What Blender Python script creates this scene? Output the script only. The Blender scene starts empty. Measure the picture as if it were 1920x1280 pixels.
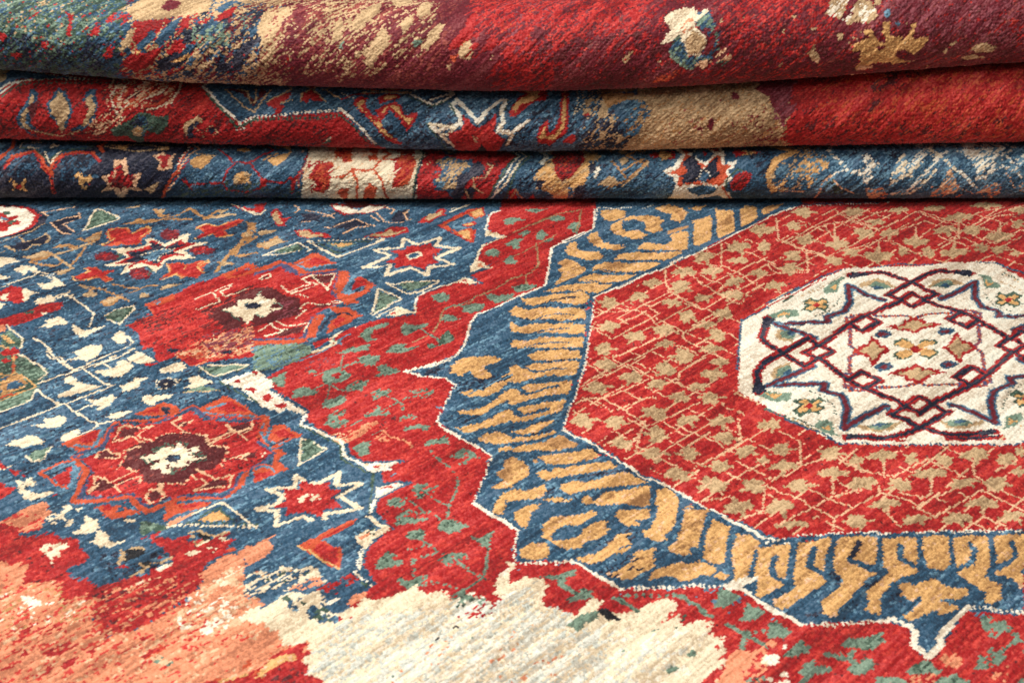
import bpy, math
import numpy as np

# ------------------------------------------------------------------ camera, light, exposure
scene = bpy.context.scene
F_PX, CAM_H, PITCH = 2580.0, 0.743, math.radians(30.0)     # focal length in photo pixels (1920 wide), height in metres
cam_data = bpy.data.cameras.new('camera')
cam_data.sensor_width = 36.0
cam_data.lens = F_PX / 1920.0 * 36.0
cam_data.clip_start, cam_data.clip_end = 0.05, 60.0
cam_data.dof.use_dof = True
cam_data.dof.focus_distance = 1.50
cam_data.dof.aperture_fstop = 13.0
cam = bpy.data.objects.new('camera', cam_data)
cam.location = (0.0, 0.0, CAM_H)
cam.rotation_euler = (math.radians(90) - PITCH, 0.0, 0.0)
scene.collection.objects.link(cam)
scene.camera = cam

world = bpy.data.worlds.new('World')
scene.world = world
world.use_nodes = True
world.node_tree.nodes['Background'].inputs['Color'].default_value = (1.0, 0.97, 0.93, 1)
world.node_tree.nodes['Background'].inputs['Strength'].default_value = 0.18

def area_light(name, loc, target, size, power, color):
    ld = bpy.data.lights.new(name, 'AREA')
    ld.shape = 'RECTANGLE'
    ld.size, ld.size_y = size
    ld.energy, ld.color = power, color
    o = bpy.data.objects.new(name, ld)
    o.location = loc
    d = [t - l for t, l in zip(target, loc)]
    yaw = math.atan2(d[0], d[1])
    pit = math.atan2(d[2], math.hypot(d[0], d[1]))
    o.rotation_euler = (math.radians(90) + pit, 0, -yaw)
    scene.collection.objects.link(o)
    return o
area_light('softbox_key', (-0.70, 1.00, 1.95), (0.0, 1.35, 0.05), (0.8, 0.5), 50.0, (1.0, 0.955, 0.89))
area_light('softbox_front', (0.5, 0.10, 1.7), (0.05, 1.3, 0.0), (0.8, 0.6), 11.0, (1.0, 0.96, 0.90))

scene.view_settings.view_transform = 'Standard'
scene.view_settings.look = 'None'
scene.view_settings.gamma = 1.0
scene.view_settings.exposure = 0.0

# ------------------------------------------------------------------ yarn colours (sRGB, as dyed)
SRGB = {
    'R': (164, 26, 29),   'D': (88, 26, 31),    'r': (192, 54, 46),
    'B': (44, 81, 107),   'L': (92, 130, 152),  'N': (24, 32, 54),
    'C': (230, 214, 184), 'W': (240, 230, 210), 'Z': (214, 214, 202),
    'G': (212, 164, 104), 'g': (176, 130, 82),  'T': (190, 160, 120),
    't': (160, 130, 94),  'S': (112, 136, 118), 's': (62, 86, 72),
    'O': (190, 78, 46),   'P': (216, 138, 102), 'K': (224, 180, 142),
    'U': (72, 76, 110),   'M': (106, 26, 40),   'm': (132, 62, 72),
    'Y': (194, 198, 188), 'X': (18, 20, 28),    'V': (140, 64, 58),
}
PAL = {k: ((np.array(v) / 255.0) ** 2.2) for k, v in SRGB.items()}
KEYS = sorted(PAL)
IDX = {k: i for i, k in enumerate(KEYS)}
PALARR = np.array([PAL[k] for k in KEYS])
KNOT = 0.0021                                              # one knot of the weave, metres
Q = 1.0 / math.sqrt(2.0)                                   # the weave runs at 45 degrees to the folds
rng = np.random.default_rng(7)

def vnoise(x, y, seed):
    """smooth value noise, -1..1"""
    r = np.random.default_rng(seed).random((256, 256)) * 2 - 1
    xi, yi = np.floor(x).astype(int), np.floor(y).astype(int)
    fx, fy = x - xi, y - yi
    fx, fy = fx * fx * (3 - 2 * fx), fy * fy * (3 - 2 * fy)
    a, b = r[xi % 256, yi % 256], r[(xi + 1) % 256, yi % 256]
    c, d = r[xi % 256, (yi + 1) % 256], r[(xi + 1) % 256, (yi + 1) % 256]
    return (a * (1 - fx) + b * fx) * (1 - fy) + (c * (1 - fx) + d * fx) * fy

# ------------------------------------------------------------------ surveyed geometry
def row_angle(v):
    return PITCH + np.arctan((v - 640.0) / F_PX)

def field_xy(u, v):
    """where the line of sight measured at (u, v) meets the flat field of the rug"""
    t = CAM_H / (math.sin(PITCH) - (640.0 - v) / F_PX * math.cos(PITCH))
    return (u - 960.0) / F_PX * t, t * (math.cos(PITCH) + (640.0 - v) / F_PX * math.sin(PITCH))

SEAM_X = np.array([-1.4, -0.67, -0.59, -0.52, -0.44, -0.33, -0.22, -0.10, 0.0, 0.10, 0.22, 0.34, 0.46, 0.57, 0.67, 1.4])
SEAM_B = np.array([258, 258, 261, 263, 266, 270, 275, 279, 281, 281, 277, 273, 269, 266, 263, 263.0])
SEAM_C = np.array([123, 123, 132, 139, 149, 154, 159, 164, 167, 165, 158, 146, 132, 120, 109, 100.0])
SEAM_A = np.array([373, 373, 375, 377, 379, 381, 383, 384, 384, 383, 381, 379, 377, 374, 372, 372.0])
def smooth_interp(x, tab):
    acc = 0
    for o in (-0.06, -0.03, 0, 0.03, 0.06):
        acc = acc + np.interp(x + o, SEAM_X, tab)
    return acc / 5
def seam_z(x, tab, dist):
    return CAM_H - dist * np.tan(row_angle(smooth_interp(x, tab)))

class Fold:
    """one rounded fold: a half-round front between two seams, running back into the stack above and below"""
    def __init__(self, k):
        self.k = k
        self.R0 = (0.0385, 0.0455, 0.056)[k]
        self.front = (1.629, 1.625, 1.606)[k]
    def limits(self, x):
        zb0 = np.full_like(x, 0.001)
        z1 = seam_z(x, SEAM_B, 1.672) + 0.001
        z2 = seam_z(x, SEAM_C, 1.668) + 0.001
        if self.k == 0: return zb0, z1
        if self.k == 1: return z1, z2
        return z2, z2 + 0.112 + 0.006 * np.sin(x * 3.1)
    def point(self, x, s):
        """x along the fold, s along the cloth (0 at the middle of the bulge) -> Y, Z"""
        zb, zt = self.limits(x)
        r = (zt - zb) * 0.5 - 0.0026
        zc = (zt + zb) * 0.5
        half = self.R0 * math.pi / 2
        ph = np.clip(s / self.R0, -math.pi / 2, math.pi / 2)
        back = np.maximum(np.abs(s) - half, 0)
        bul = self.R0 * 1.02
        wob = 0.005 * vnoise(x * 3.0 + 7 * self.k, s * 6 + 3, 40 + self.k) + 0.0028 * vnoise(x * 11.0, s * 22 + 3, 50 + self.k)
        c = np.cos(ph)
        sn = np.sin(ph)
        Y = self.front + bul * (1 - np.abs(c) ** 0.88) + back + wob * c
        Z = zc + np.sign(sn) * np.abs(sn) ** 0.94 * r
        sag = 0.006 * np.clip(back / 0.4, 0, 1)
        return Y, Z - sag * (s > 0)
    def from_px(self, u, v):
        S = np.linspace(-self.R0 * 1.50, self.R0 * (1.52 if self.k < 2 else 4.0), 120)
        X, s = (u - 960.0) / F_PX * 1.75, 0.0
        for _ in range(4):
            Y, Z = self.point(np.full(S.shape, X), S)
            ang = np.arctan2(CAM_H - Z, Y)
            rows = 640.0 + F_PX * np.tan(ang - PITCH)
            rows = np.minimum.accumulate(rows)
            s = float(np.interp(-v, -rows, S))
            y, z = self.point(np.array([X]), np.array([s]))
            depth = float(y[0]) * math.cos(PITCH) + (CAM_H - float(z[0])) * math.sin(PITCH)
            X = (u - 960.0) / F_PX * depth
        return X, s

class Canvas:
    """the weave of one stretch of rug: one colour index per knot"""
    def __init__(self, x0, x1, s0, s1, to_surface, base):
        self.to_surface = to_surface
        cs = [((x + s) * Q / KNOT, (s - x) * Q / KNOT) for x in (x0, x1) for s in (s0, s1)]
        self.a0 = int(min(c[0] for c in cs)) - 4
        self.b0 = int(min(c[1] for c in cs)) - 4
        na = int(max(c[0] for c in cs)) - self.a0 + 6
        nb = int(max(c[1] for c in cs)) - self.b0 + 6
        self.g = np.full((na, nb), IDX[base], np.uint8)
        # hand-woven unevenness: a little wander of each outline, mostly along the rows
        A, B = np.meshgrid(np.arange(na), np.arange(nb), indexing='ij')
        self.A = A + 0.0 + 0.7 * vnoise(A / 9.0, B / 0.8, 3) + 0.35 * (np.random.default_rng(5).random(A.shape) - .5)
        self.B = B + 0.0 + 0.22 * vnoise(A / 5.0, B / 2.0, 4)
    def lattice(self, pts):
        out = []
        for u, v in pts:
            x, s = self.to_surface(u, v)
            out.append(((x + s) * Q / KNOT - self.a0, (s - x) * Q / KNOT - self.b0))
        return np.array(out)
    def window(self, P, pad=2):
        n, m = self.g.shape
        i0, i1 = max(0, int(P[:, 0].min()) - pad), min(n, int(P[:, 0].max()) + pad + 2)
        j0, j1 = max(0, int(P[:, 1].min()) - pad), min(m, int(P[:, 1].max()) + pad + 2)
        if i1 <= i0 or j1 <= j0: return None
        return slice(i0, i1), slice(j0, j1)
    def poly_mask(self, P, ragged=0.0):
        w = self.window(P, 2 + int(ragged * 2))
        if w is None: return None, None
        A, B = self.A[w], self.B[w]
        if ragged:                                          # patches whose edge breaks up along the rows
            i, j = np.meshgrid(np.arange(w[0].start, w[0].stop), np.arange(w[1].start, w[1].stop), indexing='ij')
            A = A + ragged * (vnoise(i / 60.0, j / 1.1, 71) + 0.8 * vnoise(i / 30.0, j / 4.0, 72))
            B = B + ragged * 0.35 * vnoise(i / 9.0, j / 6.0, 73)
        m = np.zeros(A.shape, bool)
        for (ax, ay), (bx, by) in zip(P, np.roll(P, -1, axis=0)):
            if ay == by: continue
            c = ((ay > B) != (by > B)) & (A < (bx - ax) * (B - ay) / (by - ay) + ax)
            m ^= c
        return w, m
    def poly(self, key, pts, dens=1.0, grain=(0.95, 3.4), ragged=0.0, only=None, trellis=0):
        P = self.lattice(pts)
        if dens < 1.0: ragged = min(7.0, float(np.ptp(P, axis=0).min()) / 14.0)
        w, m = self.poly_mask(P, ragged)
        if w is None: return
        if dens < 1.0:
            i, j = np.meshgrid(np.arange(w[0].start, w[0].stop), np.arange(w[1].start, w[1].stop), indexing='ij')
            n = vnoise(i / grain[1], j / grain[0], IDX[key] + 11) + 0.5 * (np.random.default_rng(IDX[key]).random(i.shape) * 2 - 1) * 0.8
            m &= n < np.interp(dens, [0, .25, .5, .75, 1], [-1.4, -.42, 0, .42, 1.6])
        if only: m &= self.g[w] == IDX[only]
        if trellis:                                         # broken lines of a diamond trellis along rows and columns
            i, j = np.meshgrid(np.arange(w[0].start, w[0].stop), np.arange(w[1].start, w[1].stop), indexing='ij')
            u = i + np.rint(1.2 * vnoise(i / 9.0, j / 30.0, 81)); v = j + np.rint(1.2 * vnoise(i / 30.0, j / 9.0, 82))
            la = (np.mod(u, trellis) < 1) & (vnoise(i / 5.0, j / 17.0, 83) > -0.1)
            lb = (np.mod(v, trellis) < 1) & (vnoise(i / 17.0, j / 5.0, 84) > -0.25)
            m &= la | lb
        self.g[w][m] = IDX[key]
    def line(self, key, pts, width, dots=0.0):
        if width >= 1.9: width *= 0.0024 / KNOT
        elif 1.1 < width < 1.6: width *= 0.9
        P = self.lattice(pts)
        w = self.window(P, 4)
        if w is None: return
        A, B = self.A[w], self.B[w]
        if width < 6:                                       # lines follow the knots exactly
            A, B = np.meshgrid(np.arange(w[0].start, w[0].stop), np.arange(w[1].start, w[1].stop), indexing='ij')
        d = np.full(A.shape, 1e9); along = np.zeros(A.shape); run = 0.0
        for (ax, ay), (bx, by) in zip(P[:-1], P[1:]):
            dx, dy = bx - ax, by - ay
            L2 = dx * dx + dy * dy + 1e-9
            t = np.clip(((A - ax) * dx + (B - ay) * dy) / L2, 0, 1)
            e = np.hypot(A - ax - t * dx, B - ay - t * dy)
            up = e < d
            d[up] = e[up]; along[up] = (run + t * math.sqrt(L2))[up]
            run += math.sqrt(L2)
        m = d <= width * 0.5
        if dots: m &= (along % dots) < dots * 0.5
        self.g[w][m] = IDX[key]

LEAF = {
    # heart / spade leaf, trefoil leaf, plain oval, arrow head, forked leaf  (unit size, stem towards -y)
    'h': [(.1, 1.15), (.3, .7), (.8, .55), (.95, .1), (.8, -.42), (.3, -.3), (.12, -1.05), (-.1, -1.05), (-.16, -.4), (-.62, -.5), (-1.08, -.1), (-.72, .2), (-.8, .5), (-.25, .66)],
    't': [(0, 1), (.3, .55), (.32, .2), (.75, .42), (1.1, .1), (.7, -.3), (.2, -.3), (.12, -1), (-.12, -1), (-.2, -.3), (-.7, -.3), (-1.1, .1), (-.75, .42), (-.32, .2), (-.3, .55)],
    'o': [(0, 1), (.55, .75), (.9, .2), (.85, -.4), (.45, -.9), (-.45, -.9), (-.85, -.4), (-.9, .2), (-.55, .75)],
    'a': [(0, 1), (.5, .1), (1, -.7), (.3, -.45), (0, -.8), (-.3, -.45), (-1, -.7), (-.5, .1)],
    'f': [(-.9, .9), (-.3, .5), (0, .75), (.3, .5), (.9, .9), (.8, 0), (.35, -.3), (.15, -1), (-.15, -1), (-.35, -.3), (-.8, 0)],
    'x': [(0, 1), (.28, .35), (1, .5), (.5, 0), (1, -.5), (.28, -.35), (0, -1), (-.28, -.35), (-1, -.5), (-.5, 0), (-1, .5), (-.28, .35)],
}
def paint(canvas, text):
    """survey notes -> knots.  @ox oy scale | K:poly | K/w:line | K.w/gap:dotted | K*t:x,y,rx,ry,deg stamps | K%d:speckled poly"""
    ox = oy = 0.0; sc = 1.0
    for ln in text.strip().splitlines():
        ln = ln.strip()
        if not ln or ln[0] == '#': continue
        if ln[0] == '@':
            ox, oy, sc = (float(q) for q in ln[1:].split()); continue
        head, body = ln.split(':', 1)
        key, mode = head[0], head[1:]
        for seg in body.split(';'):
            items = [tuple(float(q) for q in it.split(',')) for it in seg.split()]
            if not items: continue
            if mode.startswith('*'):
                for it in items:
                    x, y, rx = it[0], it[1], it[2] * 1.12
                    ry = it[3] * 1.12 if len(it) > 3 else rx * .6
                    an = math.radians(it[4]) if len(it) > 4 else 0
                    pts = []
                    for px, py in LEAF[mode[1]]:
                        # foreshortened stamp: turn first, then flatten
                        qx, qy = px * math.cos(an) - py * math.sin(an), px * math.sin(an) + py * math.cos(an)
                        pts.append((ox + (x + qx * rx) / sc, oy + (y - qy * ry) / sc))
                    canvas.poly(key, pts)
                continue
            pts = [(ox + x / sc, oy + y / sc) for x, y in items]
            if mode == '': canvas.poly(key, pts)
            elif mode[0] == '~': canvas.poly(key, pts, 1.0, ragged=float(mode[1:]))
            elif mode[0] == '#': canvas.poly(key, pts, only='R', trellis=int(mode[1:]))
            elif mode[0] == '%':
                d, _, on = mode[1:].partition('>')
                canvas.poly(key, pts, float(d), only=on or None)
            elif mode[0] == '/': canvas.line(key, pts, float(mode[1:]))
            elif mode[0] == '.':
                a, b = mode[1:].split('/')
                canvas.line(key, pts, float(a), float(b))

FIELD = '''
@0 0 1
N%.2:-200,380 700,380 560,660 400,760 100,900 -200,900
L%.2:-200,700 400,560 950,370 900,520 600,640 720,900 700,1100 -200,1200
# red leaf band
R:937,392 915,402 915,430 947,442 905,457 895,487 885,500 925,500 880,515 902,530 870,519 840,532 785,555 777,580 780,587 710,597 635,624 620,642 585,657 540,680 485,712 545,744 580,768 572,784 612,809 655,826 650,841 685,864 755,862 717,882 720,900 770,902 707,930 702,965 733,985 692,1010 680,1060 705,1090 685,1110 700,1400 2300,1400 2300,1100 1440,1135 1165,1102 1120,700 1118,380 1120,340 950,340
R:1100,330 1700,330 1700,420 1100,420
# blue and gold band
B:1118,390 1112,427 1032,462 1027,510 1020,532 960,557 892,585 875,632 855,662 837,672 762,694 835,707 852,717 835,752 820,787 880,830 922,852 902,907 887,940 955,985 970,992 965,1052 1070,1050 1165,1102 1360,1095 1390,1100 1440,1135 1497,1167 1650,1160 1677,1155 1715,1177 1715,1210 1740,1230 1765,1200 1815,1137 1920,1145 2150,1155 2150,900 1700,700 1480,340 1118,340
L%.24:830,670 1100,520 1480,380 1100,540 1080,760 1060,800 1430,1010 1950,1000 1950,1140 1500,1160 1000,1040
R:1490,390 1440,406 1360,445 1247,500 1115,555 1107,607 1097,690 1067,770 1057,805 1107,825 1210,890 1285,925 1385,980 1440,1013 1515,999 1690,996 1830,992 1920,995 2300,1000 2300,340 1600,340
# octagon
W:1391,600 1384,731 1573,831 1908,833 2062,738 2052,600 1862,487 1850,486 1585,505
@0 370 4
# corner rosette
N:-200,300 0,300 120,290 240,260 330,190 350,130 300,90 180,50 60,40 -200,40
R:-200,290 0,290 130,262 240,215 300,130 240,80 150,55 0,55 -200,60
W:-200,275 0,280 120,245 220,195 262,130 200,85 120,62 0,60 -200,75
R:-50,100 30,100 60,145 130,120 140,140 90,170 30,170 -50,140;-50,180 60,170 160,170 150,190 70,205 60,235 0,245 -50,215
s:20,90 80,95 70,120 30,120;50,180 130,160 120,175 60,200
L:0,135 40,140 60,160 10,165
# key-shaped dark motifs with tan edge
N:380,180 560,130 600,110 610,150 480,190 520,240 545,250 450,270 400,210
K/1.2:300,105 390,95 490,75 560,65;320,110 350,130;380,180 480,150 590,128;590,100 600,150 470,195;380,185 460,260 530,265;470,195 545,245
N:120,330 240,300 300,290 340,260 380,300 330,345 230,350 200,385 90,385 60,350 120,355
T/1.2:0,325 120,290 240,245 330,185;30,350 100,395 200,385 240,350 330,345 375,300 340,262 300,290 260,310;150,290 180,325 240,315;0,410 30,400
# sage triangle
s:690,110 750,85 880,140 870,155 640,240
S%.5:700,120 760,95 860,145 660,225
C/1.3:720,80 760,85 890,140 880,155 620,245;620,240 660,190 690,120 720,85
# tan vines
T/2:180,435 240,430 300,400 360,410 400,435 560,390 640,350 700,330;410,440 470,480 540,520 450,570
g:160,430 220,440 330,395 400,425 350,465 260,475;570,300 620,310 700,270 760,250 750,310 690,330 640,330;390,370 440,345 510,340 580,370 540,390 500,370
T:180,440 330,400 380,430 260,465;610,320 740,265 740,305 690,325;400,550 540,520 470,580
g/1.6:230,480 320,510 430,510 470,470;640,370 590,440 540,500;600,300 680,345
g:920,190 980,175 1040,145 1090,160 1180,150 1160,180 1060,190
g/2:1180,165 1260,140 1330,130 1420,75 1540,150 1630,130;1240,160 1430,150;1160,85 1200,130 1260,120;1540,150 1640,85
T:1180,85 1250,80 1210,125;1550,150 1700,110 1780,120 1640,150;1630,90 1720,85 1650,120;940,65 1050,50 1040,75
g:1840,180 1920,190 1920,260 1880,240;1810,270 1900,250 1880,330 1820,320;1720,390 1800,370 1770,440 1720,420
g/2:1890,190 1840,300 1700,440 1660,500 1620,560;1730,400 1920,290;1780,440 1920,420;1640,480 1740,500
T:1830,255 1900,280 1850,300;1660,465 1740,500 1650,520
# big red and orange crosses round the star
O:740,350 790,360 850,330 800,300 790,260 820,225 900,215 960,225 990,260 1060,220 1130,215 1120,270 1060,300 1060,340 980,360 930,345 860,360 790,370
R:810,240 880,225 950,235 960,260 1000,270 1090,225 1110,260 1040,300 1050,335 960,350 900,330 860,345 780,360 880,300 820,285
G/1:740,350 800,335 860,305;815,300 810,250 850,225;880,215 960,225;990,262 1100,210 1130,225;1130,240 1060,290
G:1095,210 1135,218 1120,240;740,340 790,350 770,368
O:1460,305 1530,265 1480,215 1560,195 1620,215 1780,160 1830,165 1800,195 1670,255 1740,280 1640,300 1590,275
R:1470,300 1540,262 1510,215 1560,200 1620,225 1800,165 1800,185 1660,245 1700,280 1630,290 1590,262 1500,305
G/1:1480,215 1560,192 1630,212 1740,170;1460,305 1490,315 1590,280;1640,300 1740,280
G:1700,275 1760,280 1720,295;1450,230 1500,215 1490,232
O:545,590 620,570 660,545 620,525 720,520 760,545 880,540 830,570 790,585 850,610 800,630 740,600 620,620
R:555,595 640,570 680,550 640,530 720,530 760,550 860,540 790,575 770,590 830,615 760,600 710,580 600,612
G/1:545,590 560,612 660,610 740,590;640,565 670,552 620,525;800,630 850,610
O:1180,605 1270,545 1250,490 1330,480 1400,490 1500,460 1570,480 1520,520 1530,560 1480,600 1400,590 1370,605 1320,560
R:1200,600 1290,550 1280,495 1340,490 1390,500 1490,475 1480,510 1520,560 1470,600 1400,585 1330,550
G/1:1190,610 1240,595 1320,560 1370,605;1390,500 1380,530;1540,480 1480,520 1530,560;1480,490 1560,462 1570,485;1250,490 1270,545
G:1340,575 1385,590 1360,608;1530,470 1575,480 1540,492
# eight pointed star
C:780,505 880,470 960,440 830,385 1000,372 1100,350 1090,320 1125,300 1240,345 1370,275 1425,265 1400,340 1550,335 1380,395 1460,450 1330,455 1250,470 1170,560 1090,510 900,575 940,520 1000,490 870,510
R:850,490 980,440 930,405 1060,380 1130,355 1115,325 1140,312 1240,365 1370,300 1360,330 1480,345 1300,410 1390,430 1280,440 1230,465 1190,520 1120,500 1050,490 940,545 1020,480 910,490
N:920,480 1010,440 950,410 1060,395 1130,380 1130,330 1200,350 1250,370 1350,325 1330,350 1400,350 1290,395 1330,415 1240,430 1210,450 1180,500 1140,480 1060,460 1010,510 1030,480
L:1050,440 1110,430 1100,400 1180,395 1230,375 1300,400 1250,420 1200,430 1160,475 1100,480 1110,450
B:1120,450 1200,395 1220,400 1140,470
C.1.2/2.4:1060,425 1130,405 1200,385 1310,385 1290,400 1200,440 1180,470 1100,485 1080,465
# plum ovals
M*o:1275,275,75,40,20 1510,390,95,32,12 1050,565,80,42,18 800,440,95,30,12
m%.35:1210,300 1260,240 1350,240 1320,300;1430,400 1500,370 1590,380 1500,415;990,600 1010,550 1110,540 1100,590;710,450 800,420 880,430 800,465
R%.3:1210,300 1260,240 1350,240 1320,300;1430,400 1500,370 1590,380 1500,415;990,600 1010,550 1110,540 1100,590;710,450 800,420 880,430 800,465
s/1:880,420 920,430 880,450;1100,520 1140,540 1110,575
# cream leaves, left border
C:-80,470 0,440 100,450 160,478 60,490 0,515 -80,520
C:105,540 160,500 240,515 310,560 270,570 210,545 190,590 150,570
C:-60,570 0,575 80,605 40,620 -60,620
C/1:0,680 120,625 240,590 300,565 410,570;310,580 400,590 480,650
C:270,640 380,640 390,610 350,590 430,610 485,650 430,665 400,660 380,680 320,680
C/1:430,745 520,700
C:250,775 300,745 340,745 350,720 410,735 490,705 420,745 400,770 330,785 290,795
C:165,690 220,685 225,705 300,710 220,730 225,750 170,780
R:-80,710 0,705 70,665 160,665 170,720 175,780 110,795 60,775 -40,780
C:0,740 60,715 50,775 0,760
R:-80,900 0,910 100,880 240,830 300,790 430,780 475,800 430,840 330,860 280,900 190,930 120,950 60,960 -80,975
C:300,860 350,850 340,870;-60,780 0,790 40,800 0,835 -60,850
s:180,855 250,840 260,870 200,880
P:-80,960 40,960 40,1000 -80,1040
C/1:490,720 530,740 610,790 700,870 690,920 670,960
C:490,720 540,725 560,760 520,745
C:295,970 350,935 350,905 390,905 450,880 470,910 510,935 490,950 420,955 370,975
C:540,940 590,975 640,985 700,970 740,965 800,945 760,975 690,1010 640,1040 600,1045 580,1015 540,995
C:840,1050 870,1010 900,980 950,1030 950,1060 910,1095 870,1075
C/1.2:950,1035 1000,1070 960,1115 820,1170 600,1265 540,1290
C:530,1160 590,1145 640,1110 760,1105 740,1170 650,1225 600,1200 480,1220 590,1180
C/1.1:250,1050 330,1100 390,1150;350,1170 440,1225 520,1280
C/1:130,1160 200,1195 330,1280;50,960 110,1010 180,1060
S%.6:0,1010 100,1020 170,1070 150,1120 60,1180 60,1280 0,1280
s:0,1040 60,1010 170,1065 150,1120 40,1120
S:40,980 90,1010 60,1020
s:-60,1200 130,1170 300,1270 60,1290 -60,1290
S%.4:-60,1200 130,1170 300,1270 60,1290 -60,1290;0,1000 150,1060 100,1140
G:20,1030 60,1050 110,1080 80,1095 0,1040
C/1:170,1065 160,1120 130,1150
R*o:60,1160,45,25,20 110,1150,30,20 40,1220,40,22 110,1200,35,20 20,1180,20,20
O/1.4:100,1215 100,1290
G/1.4:0,1110 60,1130
# sage lozenge
s:790,885 860,835 1005,805 990,840 940,880 900,940
S%.5:820,880 880,840 960,830 900,910
C/1.2:790,885 860,835 1005,805 1000,830 940,890 900,940;800,900 890,940
# tan vine under the star
g/1.5:600,655 700,670 800,700 870,720 1000,700 1100,650 1180,650;850,650 940,665 1030,670;870,720 960,770;640,740 680,680 790,690
T:590,655 690,660 640,685;620,730 680,695 730,715 700,740;1190,680 1260,645 1380,640 1300,670 1220,690;1050,740 1060,705 1120,720 1100,750
g:740,770 830,730 910,740 870,790 810,820 770,800
T:760,770 850,735 900,740 820,800
# worn red octagon ornament
R:950,940 1060,900 1160,870 1090,790 1220,760 1310,720 1420,660 1560,620 1640,590 1800,560 1920,530 2000,520 2000,1180 1700,1200 1440,1250 1370,1220 1330,1180 1200,1230 1160,1180 1140,1120 1060,1090 1040,1020 990,980
O/1.2:950,945 1040,905 1160,870 1090,790 1200,750 1320,715;1640,590 1800,520 1900,490
D%.4:1080,860 1250,830 1330,790 1400,800 1330,900 1120,1000 1060,960
D%.3:1000,900 1920,800 1920,1100 1200,1180
D:1500,810 1600,790 1700,760 1770,700 1920,640 1920,900 1780,960 1700,990 1650,940 1590,900 1500,850
r%.35:1100,860 1500,700 1920,650 1920,700 1500,900 1500,1100 1150,1150 1000,980
P%.45:1320,1160 1500,1060 1700,1000 1920,950 1920,1130 1700,1180 1440,1250
K%.3:1320,1160 1500,1060 1700,1000 1920,990 1920,1130 1700,1180 1440,1200
m%.4:1500,1040 1920,920 1920,1080 1600,1180
O%.5:1330,1180 1500,1150 1560,1200 1440,1250
R:1400,1170 1480,1200 1560,1180 1460,1245 1390,1215
N*o:1290,1140,40,16,15 1700,1150,40,14,15
C/1:1460,750 1590,705 1650,770 1470,830;1610,690 1740,640 1720,670 1650,700 1690,740 1860,680
O:1660,580 1780,540 1850,490 1920,500 1920,560 1820,580 1720,600
R:1720,570 1860,510 1900,530 1780,580
L:1830,530 1870,520 1870,535
O:1110,790 1220,750 1310,715 1310,750 1220,790 1140,810
L:1150,780 1200,770 1180,800
# white flower
C:1660,830 1780,800 1780,770 1850,755 1900,755 2000,770 2000,880 1900,900 1860,940 1820,900 1750,880 1730,850
s/1:1660,835 1740,855;1840,790 1880,770;1730,880 1800,910
N:1830,810 1870,785 1930,800 1960,820 1900,835 1860,830
L/1:1830,800 1880,780;1840,830 1900,840
# lower leaves
C:940,1200 1010,1165 1010,1130 1060,1160 1160,1210 1120,1240 1020,1235
C:860,1270 880,1220 1000,1240 960,1300 860,1300
C:1220,1270 1290,1240 1330,1225 1380,1250 1340,1290 1210,1290
C/1:760,1220 850,1280;700,1260 880,1190 1000,1120
R:1050,1240 1200,1230 1240,1210 1120,1260
S:1490,1270 1700,1250 1830,1245 1870,1250 1800,1290 1490,1290
R:1740,60 1800,60 1920,90 1920,120 1800,80
C/1.2:1730,40 1800,75 1920,130
# ---------------------------------------------------------------- next tile right
@480 370 4
R:-10,50 80,40 60,80 30,120 -10,100
C/1.3:-10,125 30,130 70,90;30,130 -40,100
# small flowers red and tan
R:110,110 160,85 190,110 190,150 265,145 215,180 220,210 150,205 130,160
T:120,130 160,95 175,160 200,195 160,195 130,170
R:285,240 330,240 410,240 430,265 530,270 570,305 460,300 390,315 320,290
T:310,250 400,250 410,280 500,280 500,295 400,310 340,290
R:800,300 900,270 960,260 1000,225 1140,225 1140,250 1040,285 960,300
T:830,295 960,270 1010,240 1030,260 1120,235 1060,270 960,290
R:1215,190 1260,150 1330,120 1380,80 1425,90 1410,140 1350,160 1310,185
T:1270,165 1290,130 1370,110 1400,90 1390,135 1300,175
# navy palmettes under the rosette
N:310,180 360,150 330,120 430,120 500,130 470,170 400,190
N:550,230 600,190 700,165 740,165 860,215 760,225 720,250 680,240
N:1000,170 1060,110 1140,90 1150,150 1090,190
K/1:290,60 330,90 290,110;370,90 440,110 520,120 590,150;520,220 560,235 620,200 740,165 840,205 890,215;650,270 740,235 840,220;400,185 340,180;500,140 560,130 600,110;900,120 960,180 1080,190 1160,170;860,140 920,180;1150,100 1110,120 1140,180;980,80 1040,100 1010,130
# tan-and-red sliced rosette at the fold
N/1:560,100 740,150 980,60
R:550,50 1000,50 960,85 850,120 660,125 590,90
W:560,60 980,60 920,95 830,115 680,115 620,90
D:650,20 860,20 830,75 700,80
L:720,80 800,75 780,95
# bird triangle ornament right
O:1370,205 1480,150 1560,120 1590,90 1700,75 1720,130 1640,155 1580,130 1490,170 1420,200 1500,260 1600,235 1650,240 1630,340 1570,320 1500,280
R/1.2:1370,205 1500,140 1580,110 1700,80 1715,130;1370,210 1500,285 1620,340 1640,240
G:1600,110 1690,85 1710,125 1640,145;1510,265 1600,245 1610,310 1560,305
R:1540,200 1640,175 1660,200 1590,225
G:1555,200 1620,185 1640,200 1580,212
L:1470,210 1540,170 1600,165 1530,205 1600,230 1500,240
B:1490,200 1550,170 1540,190 1500,215
C/1.1:1460,115 1520,90 1600,60;1460,90 1500,80
# cream outline left of the red band
W/1.3:1830,95 1770,115 1745,150 1730,215 1720,240
C:1720,290 1725,240 1870,290 1840,300
T:1740,280 1755,250 1820,275
C/1.4:1870,290 1700,355 1670,400 1655,465 1620,510 1610,545
C:1610,545 1640,470 1690,480 1780,525 1690,530
P:1650,510 1680,490 1740,520
W/1.3:1650,630 1560,595 1500,625 1430,655 1360,670 1280,700 1210,740 1190,800
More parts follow.
